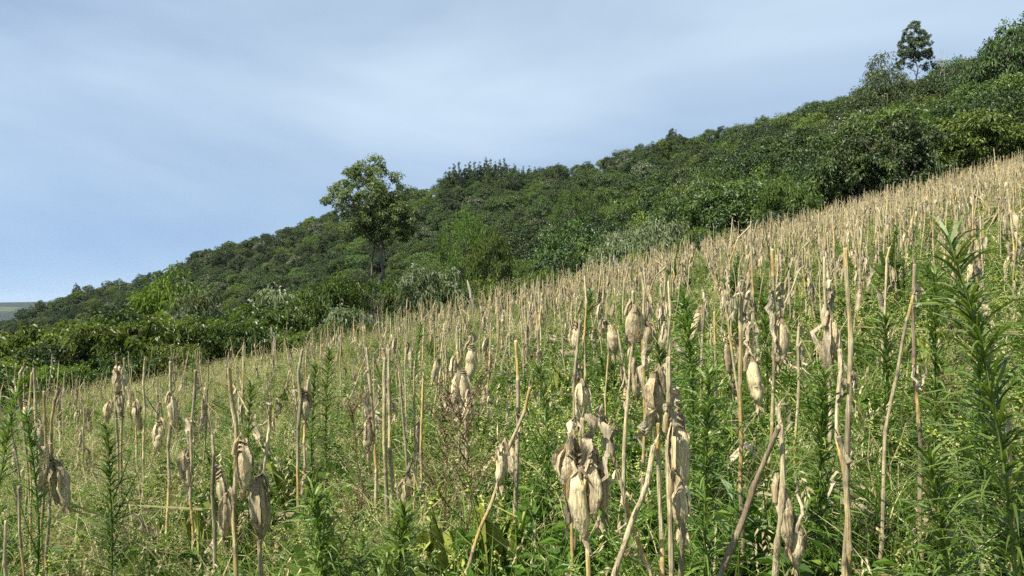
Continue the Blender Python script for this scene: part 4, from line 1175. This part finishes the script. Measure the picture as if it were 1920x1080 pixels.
scatter('dry_corn', GEN_J, np.stack([gx[r_], gy[r_], gz[r_]], 1), grot[r_], gs[r_], gk[r_], 'dense stand of dry tan corn stalks covering the far slope of the field', 'dry corn')

# ------------------------------------------------------------------ weeds and grass
WM = [M[k] for k in ('grass', 'straw', 'herb', 'seed', 'white', 'horse', 'dleaf')]
def remap(mb, ids):
    mb.m = [np.asarray(ids)[m] for m in mb.m]
    return mb

def grass_proto(seed, n, h, w, bend, rad, dry=0.0, heads=0):
    rng = np.random.default_rng(seed); mb = MB()
    p = np.concatenate([rng.normal(0, rad, (n, 2)), np.full((n, 1), -.03)], 1)
    d = np.concatenate([rng.normal(0, .32, (n, 2)), np.ones((n, 1))], 1)
    isd = rng.random(n) < dry
    for flag, mi in ((False, 0), (True, 1)):
        s = isd == flag
        if s.sum():
            blades(mb, p[s], d[s], h * rng.uniform(.45, 1.15, s.sum()), w * rng.uniform(.6, 1.3, s.sum()), bend * rng.uniform(.4, 1.6, s.sum()), np.clip(rng.normal(.5, .25, s.sum()), 0, 1), mi, 4, rng)
    if heads:   # arching seed stalks
        p = np.concatenate([rng.normal(0, rad, (heads, 2)), np.full((heads, 1), -.03)], 1)
        d = np.concatenate([rng.normal(0, .22, (heads, 2)), np.ones((heads, 1))], 1)
        tip = blades(mb, p, d, h * rng.uniform(1.0, 1.45, heads), .0045, bend * 1.3, rng.uniform(.4, .9, heads), 1, 6, rng)
        for q in range(heads):
            k = 14; f = rng.random(k)[:, None]
            dd = nrm(np.array([d[q, 0], d[q, 1], -.5])[None]) * .10
            leaves(mb, tip[q] - dd * f * 1.0 + rng.normal(0, .004, (k, 3)), rdir(rng, k) + dd * 12, rdir(rng, k), rng.uniform(.012, .024, k), .006, .1, .1, rng.uniform(.5, 1, k), 1)
    return remap(mb, [0, 1])

def herb_proto(seed, stems, h, nleaf, L, W, seeds, spread=.5, mat='herb'):
    """soft weed: several stems, oval leaves and spikes of green seed"""
    rng = np.random.default_rng(seed); mb = MB()
    for s in range(stems):
        a = rng.uniform(0, 6.28); hh = h * rng.uniform(.55, 1.1)
        b = np.array([rng.normal(0, .05), rng.normal(0, .05), -.03])
        lean = spread * rng.uniform(.2, 1)
        tip = b + np.array([math.cos(a) * lean * hh, math.sin(a) * lean * hh, hh])
        t = np.linspace(0, 1, 6)[:, None]
        p = b + (tip - b) * t + np.sin(t * 3.14) * rng.normal(0, .04, 3)
        tube(mb, p, np.linspace(.004, .0015, 6), 4, rng.uniform(.3, .9), 0, False)
        f = rng.uniform(.1, .95, nleaf)
        q = np.stack([np.interp(f, t[:, 0], p[:, i]) for i in range(3)], 1)
        d = nrm(np.concatenate([rng.normal(0, 1, (nleaf, 2)), rng.uniform(-.1, .7, (nleaf, 1))], 1))
        l = L * rng.uniform(.5, 1.25, nleaf) * (1.15 - .5 * f)
        leaves(mb, q + d * .01, d, np.array([0, 0, 1.0]) + rng.normal(0, .35, (nleaf, 3)), l, l * W / L, .2, .25, np.clip(rng.normal(.5, .22, nleaf), 0, 1), 0)
        if seeds:
            for sp in range(rng.integers(1, 3)):
                k = rng.integers(14, 24)
                st = p[rng.integers(3, 6)]; ddir = nrm(np.array([rng.normal(0, .55), rng.normal(0, .55), .9]))
                ln = h * rng.uniform(.16, .34)
                f = np.linspace(0, 1, k)[:, None]
                c = st + ddir * ln * f - np.array([0, 0, 1]) * (f ** 2) * ln * .25 + rng.normal(0, .006, (k, 3))
                tube(mb, np.concatenate([st[None], st[None] + ddir * ln * .5, c[-1:]]), .0013, 3, .6, 0, False)
                r = rng.uniform(.0045, .0085, k) * (1.1 - .5 * f[:, 0])
                o8 = np.array([[1, 0, 0], [-1, 0, 0], [0, 1, 0], [0, -1, 0], [0, 0, 1], [0, 0, -1.]])
                tri = np.array([[0, 2, 4], [2, 1, 4], [1, 3, 4], [3, 0, 4], [2, 0, 5], [1, 2, 5], [3, 1, 5], [0, 3, 5]])
                v = c[:, None, :] + o8[None] * r[:, None, None]
                tt = (np.arange(k)[:, None, None] * 6 + tri[None]).reshape(-1, 3)
                mb.add(v.reshape(-1, 3), tt, np.repeat(np.clip(rng.normal(.5, .25, k), 0, 1), 6), 1)
    return remap(mb, [2, 3, 4])

def horse_mbs(seed, h, n, lean=(0, 0), L=.13, W=.010, dens_pow=.8, bush=0):
    """horseweed: one stem thick with narrow leaves; returns stem and leaves"""
    rng = np.random.default_rng(seed); sb = MB(); lb = MB(); n = int(n * 1.5); W = W * .78
    t = np.linspace(0, 1, 10)[:, None]
    bow = rng.normal(0, .03, 2) * h
    p = np.concatenate([lean[0] * t ** 3 + bow[0] * np.sin(t * 3.14), lean[1] * t ** 3 + bow[1] * np.sin(t * 3.14), h * t - .03 * (t == 0)], 1)
    tube(sb, p, np.linspace(.0075, .0025, 10), 6, np.linspace(.6, .95, 10), 0, False)
    f = rng.random(n) ** dens_pow * .97 + .03
    q = np.stack([np.interp(f, t[:, 0], p[:, i]) for i in range(3)], 1)
    a = np.arange(n) * 2.399 + rng.normal(0, .8, n)
    ax = nrm(np.array([lean[0], lean[1], h]))
    d = np.stack([np.cos(a), np.sin(a), .75 + .8 * f ** 3 + rng.normal(0, .35, n)], 1) + ax * .35 * f[:, None]
    l = 1.2 * L * (np.interp(f, [0, .15, .55, .85, 1], [.7, 1.0, 1.0, .75, .45])) * rng.uniform(.5, 1.4, n)
    blades(lb, q, d, l, W * rng.uniform(.8, 1.25, n), rng.uniform(1.2, 3.0, n) * (1 - .45 * f), np.clip(rng.normal(.45, .2, n) + .18 * f, 0, 1), 0, 4, rng)
    for k in range(bush):    # side shoots
        fk = rng.uniform(.25, .8); st = np.array([np.interp(fk, t[:, 0], p[:, i]) for i in range(3)])
        aa = rng.uniform(0, 6.28); e = st + np.array([math.cos(aa) * .45, math.sin(aa) * .45, .9]) * h * .25
        tube(sb, [st, (st + e) / 2 + [0, 0, -.01], e], [.004, .003, .002], 4, .8, 0, False)
        m_ = 28; ff = rng.random(m_)[:, None]; qq = st + (e - st) * ff; a2 = rng.uniform(0, 6.28, m_)
        dd = np.stack([np.cos(a2), np.sin(a2), np.full(m_, .6)], 1)
        blades(lb, qq, dd, L * .6 * rng.uniform(.6, 1.2, m_), W * .8, rng.uniform(.3, 1.1, m_), np.clip(rng.normal(.5, .2, m_), 0, 1), 0, 3, rng)
    return sb, lb

def horse_proto(seed, h, n, lean, **kw):
    sb, lb = horse_mbs(seed, h, n, lean, **kw)
    for v, t, c, m in zip(sb.v, sb.t, sb.c, sb.m):
        lb.v.append(v); lb.t.append(t + lb.n); lb.c.append(c); lb.m.append(m)
    return remap(lb, [5])

GR = [grass_proto(300 + i, 56, .56, .010, 1.1, .085, .12, 2) for i in range(4)] + \
     [grass_proto(310 + i, 55, .58, .0075, 1.5, .08, .72, 10) for i in range(4)] + \
     [grass_proto(320 + i, 70, .40, .009, .9, .10, .02, 0) for i in range(2)]
HB = [herb_proto(400 + i, 7, .52, 20, .055, .022, True, .55) for i in range(5)] + \
     [herb_proto(410 + i, 8, .44, 24, .12, .030, False, .55) for i in range(3)] + \
     [herb_proto(420 + i, 6, .36, 16, .10, .052, False, .6) for i in range(2)] + \
     [horse_proto(430 + i, [.62, .8, .55, .95][i], [110, 130, 90, 150][i], [(.04, 0), (-.03, .03), (.02, -.04), (0.05, .05)][i], bush=[2, 0, 3, 1][i], L=.12) for i in range(4)]
def litter_proto(seed):
    rng = np.random.default_rng(seed); mb = MB()
    for k in range(6):
        a = rng.uniform(0, 6.28); e = rng.uniform(.1, 1.2); l = rng.uniform(.25, .7)
        p0 = np.array([rng.normal(0, .1), rng.normal(0, .1), rng.uniform(0, .15)])
        limb(mb, p0, p0 + np.array([math.cos(a) * math.cos(e), math.sin(a) * math.cos(e), math.sin(e)]) * l, .0035, .0012, rng, 4, 7, .06)
        mb.c[-1][:] = rng.uniform(.3, .9)
    for k in range(3):
        q = leaf_mb(rng.uniform(.2, .4), rng.uniform(.02, .045), rng, .05, .1, rng.uniform(.2, .7))
        q = xf(q, (rng.normal(0, .1), rng.normal(0, .1), rng.uniform(.1, .4)), (rng.uniform(-1, 1), rng.uniform(-1, 1), rng.uniform(0, 6)))
        mb.add(q.v[0], q.t[0], q.c[0], 1)
    return remap(mb, [1, 6])
HB += [litter_proto(440 + i) for i in range(3)]
SLOPES = (0.23, 0.12)
def patch(seed, mix, n, slope, rad=.36):
    """a merged patch of n clumps on a slope; mix = [(clump list, weight)]"""
    rng = np.random.default_rng(seed); out = MB()
    w = np.array([q[1] for q in mix], float); w /= w.sum()
    for k in range(n):
        lst = mix[rng.choice(len(mix), p=w)][0]; src = lst[rng.integers(len(lst))]
        a = rng.uniform(0, 6.28); r = rad * math.sqrt(rng.random()); x, y = r * math.cos(a), r * math.sin(a)
        R = rot_m(np.array([rng.normal(0, .1), rng.normal(0, .1), rng.uniform(0, 6.28)])) * rng.uniform(.6, 1.3)
        dt = rng.normal(0, .13)
        for v, t, c, m in zip(src.v, src.t, src.c, src.m):
            out.v.append(v @ R.T + np.array([x, y, slope * x + .03 * y])); out.c.append(np.clip(c + dt, 0, 1)); out.m.append(m)
        for t in src.t: out.t.append(t + out.n)
        out.n += src.n
    return out.mesh('patch_kind', WM)
GREEN, STRAW, TURF = GR[:4], GR[4:8], GR[8:]
SEEDY, LANCE, BROAD, HORSE, LITTER = HB[:5], HB[5:8], HB[8:10], HB[10:14], HB[14:]
NV = 5
MIX_G = [[(GREEN, .55), (TURF, .22), (STRAW, .10), (LITTER, .02), (LANCE, .10)], [(STRAW, .62), (GREEN, .25), (LITTER, .06), (SEEDY, .12)]]
MIX_H = [[(SEEDY, .55), (BROAD, .14), (LANCE, .20), (LITTER, .04), (GREEN, .10)], [(LANCE, .38), (BROAD, .22), (SEEDY, .2), (HORSE, .02), (LITTER, .06), (GREEN, .16)], [(HORSE, .05), (LANCE, .40), (SEEDY, .25), (GREEN, .15), (LITTER, .06)]]
GP = [patch(800 + 40 * i + 7 * j + q, mx_, 11, sl) for i, mx_ in enumerate(MIX_G) for q, sl in enumerate(SLOPES) for j in range(NV)]
HP = [patch(900 + 40 * i + 7 * j + q, mx_, 10, sl) for i, mx_ in enumerate(MIX_H) for q, sl in enumerate(SLOPES) for j in range(NV)]
wr = np.random.default_rng(515)
gp = []; hp = []
for y0, y1, dn, sc0 in [(1.75, 4, 11.5, .95), (4, 9, 7.0, 1.0), (9, 20, 3.8, 1.0), (20, 40, 2.0, 1.12), (40, 63, 1.3, 1.2)]:
    area = .86 * (y1 * y1 - y0 * y0) + 1.2 * (y1 - y0)
    n = int(area * dn)
    yy = np.sqrt(wr.uniform(y0 * y0, y1 * y1, n)); xx = wr.uniform(-1, 1, n) * (.86 * yy + .6)
    keep = yy < E_f(np.arctan2(xx, yy)) + 1.6
    xx, yy = xx[keep], yy[keep]; n = len(xx)
    uu = xx / yy
    patchn = vnoise(xx, yy, .9, 71) + .6 * vnoise(xx, yy, 2.1, 72)
    pg = np.interp(uu, [-.7, -.3, 0, .25, .7], [.86, .80, .62, .45, .36]) + .35 * patchn
    pg = np.where(yy > 14, pg + .2, pg)
    isg = wr.random(n) < pg
    sc = sc0 * wr.uniform(.75, 1.25, n) * np.interp(yy, [1.1, 2.2, 4], [.7, .95, 1.0])
    dryp = np.interp(yy, [1, 5, 9, 25, 60], [.04, .13, .32, .48, .55]) * np.interp(uu, [-.7, -.15, .1, .7], [1.15, 1.1, .75, .7])
    dryp = np.clip(dryp + .3 * vnoise(xx, yy, .45, 73), 0, .95)
    si = (xx < -7).astype(int)
    var = wr.integers(0, NV, n)
    kg = (wr.random(n) < dryp).astype(int) * 2 * NV + si * NV + var
    r2 = wr.random(n) + .35 * vnoise(xx, yy, 1.1, 77)
    mi = np.where(r2 < .5, 0, np.where(r2 < .88, 1, 2))
    kh = mi * 2 * NV + si * NV + var
    z = zground(xx, yy)
    rot = np.zeros((n, 3)); rot[:, 2] = wr.uniform(-.35, .35, n)
    for lst, s_, kk in ((gp, isg, kg), (hp, ~isg, kh)):
        lst.append((np.stack([xx, yy, z], 1)[s_], rot[s_], sc[s_], kk[s_]))
cat_ = lambda L, i: np.concatenate([q[i] for q in L])
scatter('grass', GP, cat_(gp, 0), cat_(gp, 1), cat_(gp, 2), cat_(gp, 3), 'green and straw-coloured grass growing all through the corn', 'grass')
scatter('weeds', HP, cat_(hp, 0), cat_(hp, 1), cat_(hp, 2), cat_(hp, 3), 'leafy green weeds and seeding herbs covering the field floor', 'weeds')
print('grass', len(cat_(gp, 3)), 'weeds', len(cat_(hp, 3)), 'tris', sum(len(m.polygons) for m in GP + HP))

# ---- horseweeds that stand out singly
def horseweed(px, pytop, Y, lean, label, n=190, L=.14, W=.012, bush=0, seed=0):
    x = (px - CX) / F * Y; z0 = float(zground(x, Y)); h = CAMZ + (CY - pytop) / F * Y - z0
    sb, lb = horse_mbs(700 + seed, h, n, lean, L, W, .55, bush)
    e = bpy.data.objects.new('horseweed', None); COL.objects.link(e); e.location = (x, Y, z0)
    tag(e, label, 'weed')
    link('stem', sb.mesh('stem', M['horse'], True), e)
    link('leaves', lb.mesh('leaves', M['horse']), e)
HW = [(1914, 440, 1.75, (-.16, .02), 'great dark horseweed arching over at the uphill edge of the view', 230, .18, .0115, 0),
      (1290, 555, 3.6, (-.02, 0), 'tall green horseweed just uphill of the brown straight stalk', 260, .15, .013, 2),
      (1545, 705, 2.7, (0, 0), 'bushy fresh horseweed at the foot of the tallest bare stalk', 200, .14, .013, 3),
      (1745, 515, 3.3, (.02, 0), 'horseweed between the dark upright stalk and the great horseweed', 220, .14, .013, 1),
      (1840, 625, 2.6, (-.02, 0), 'smaller horseweed in front of the great horseweed', 190, .14, .012, 1),
      (1760, 850, 1.9, (-.03, 0), 'low horseweed tuft on a bent yellow stem near the lower edge', 150, .15, .013, 0),
      (1660, 600, 3.4, (0, 0), 'leafy horseweed behind the whitish slanting stalk', 200, .13, .012, 2),
      (22, 715, 4.2, (.05, 0), 'dark drooping horseweed at the low edge of the view', 230, .16, .014, 0),
      (42, 775, 4.0, (.02, 0), 'fresh green horseweed in front of the dark drooping one', 200, .14, .013, 1),
      (618, 655, 6.0, (0, 0), 'dark horseweed among straw grass uphill of the grey stalk', 200, .15, .014, 0),
      (592, 690, 6.0, (0, 0), 'paler horseweed next to the dark one in the straw grass', 190, .14, .013, 0),
      (470, 720, 5.2, (0, 0), 'horseweed behind the bent stalk with the drooping ear', 190, .14, .013, 1),
      (790, 610, 7.0, (0, 0), 'thin horseweed above the group of bare stalks', 180, .14, .013, 0),
      (1108, 545, 5.5, (0, 0), 'narrow horseweed beside the bright yellow stalk', 180, .14, .013, 0),
      (600, 930, 2.5, (-.03, .03), 'broad bushy horseweed low in the grass between big ears and bare stalks', 210, .14, .013, 4),
      (740, 955, 2.3, (.03, 0), 'bright bushy horseweed at the lower edge under the bare stalks', 210, .14, .014, 4),
      (200, 800, 3.9, (0, 0), 'bushy green horseweed downhill in front of the straw grass', 190, .14, .013, 4),
      (360, 668, 7.0, (0, 0), 'faint upright horseweed between two stalks at the grassy low end', 160, .13, .012, 0),
      (1430, 560, 4.4, (0, 0), 'horseweed behind the striped hooked ear', 200, .14, .013, 2),
      (1225, 650, 3.2, (.02, 0), 'bushy horseweed between the hooked ears and the long grey husk', 190, .13, .012, 3),
      (1330, 700, 2.6, (0, 0), 'bushy dark horseweed uphill of the long grey husk', 200, .14, .013, 4),
      (1010, 690, 4.0, (0, 0), 'light green horseweed behind the pale snapped stalk', 180, .13, .012, 3)]
for i, a in enumerate(HW):
    horseweed(*a, seed=i)

# ---- red-brown dead weed
def dead_weed(px, pytop, Y, label, seed, h_scale=1.0):
    rng = np.random.default_rng(seed)
    x = (px - CX) / F * Y; z0 = float(zground(x, Y)); h = CAMZ + (CY - pytop) / F * Y - z0
    e = bpy.data.objects.new('dead_weed', None); COL.objects.link(e); e.location = (x, Y, z0)
    tag(e, label, 'weed')
    mb = MB(); lb = MB()
    w = limb(mb, [0, 0, -.03], [.03, 0, h], .006, .0015, rng, 5, 12, .01)
    for k in range(26):
        f = rng.uniform(.3, .95); st = np.array([np.interp(f, np.linspace(0, 1, 12), w[:, i]) for i in range(3)])
        a = rng.uniform(0, 6.28); ln = h * .32 * (1.15 - f)
        en = st + np.array([math.cos(a) * .7, math.sin(a) * .7, .9]) * ln
        q = limb(mb, st, en, .0028, .001, rng, 3, 6, .05)
        m_ = 26
        ff = rng.random(m_); qq = np.stack([np.interp(ff, np.linspace(0, 1, 6), q[:, i]) for i in range(3)], 1) + rng.normal(0, .008, (m_, 3))
        leaves(lb, qq, rdir(rng, m_) + [0, 0, .4], rdir(rng, m_), rng.uniform(.008, .022, m_), .006, .2, .1, rng.random(m_))
    link('stem', mb.mesh('stem', M['red'], True), e); link('seed_heads', lb.mesh('seed_heads', M['red']), e)['kind'] = 'stuff'
dead_weed(872, 655, 3.4, 'red-brown dead weed with fine branches in mid field', 1)
dead_weed(830, 700, 3.9, 'fainter brown dead weed beside the red-brown one', 2)
dead_weed(655, 745, 3.6, 'brown dead weed below the draped pale husk strip', 3)
dead_weed(1780, 560, 3.6, 'brown seeding dead weed behind the great horseweed', 4)

# ------------------------------------------------------------------ thin air between here and the far hills
def haze():
    m, t = new_mat('haze_air'); N = t.nodes
    out = N.new('ShaderNodeOutputMaterial'); pv = N.new('ShaderNodeVolumePrincipled')
    pv.inputs['Color'].default_value = (.80, .88, 1.0, 1); pv.inputs['Density'].default_value = .00003; pv.inputs['Anisotropy'].default_value = .2
    t.links.new(pv.outputs[0], out.inputs['Volume'])
    x0, x1, y0, y1, z0, z1 = -8600, 8600, -8600, 8600, -112, 75
    v = np.array([[x, y, z] for z in (z0, z1) for y in (y0, y1) for x in (x0, x1)], float)
    f = [[0, 2, 3], [0, 3, 1], [4, 5, 7], [4, 7, 6], [0, 1, 5], [0, 5, 4], [2, 6, 7], [2, 7, 3], [0, 4, 6], [0, 6, 2], [1, 3, 7], [1, 7, 5]]
    mb = MB(); mb.add(v, f)
    o = link('haze', mb.mesh('haze', m)); tag(o, 'thin bluish air veiling the farthest hills', 'haze', kind='stuff')
haze()
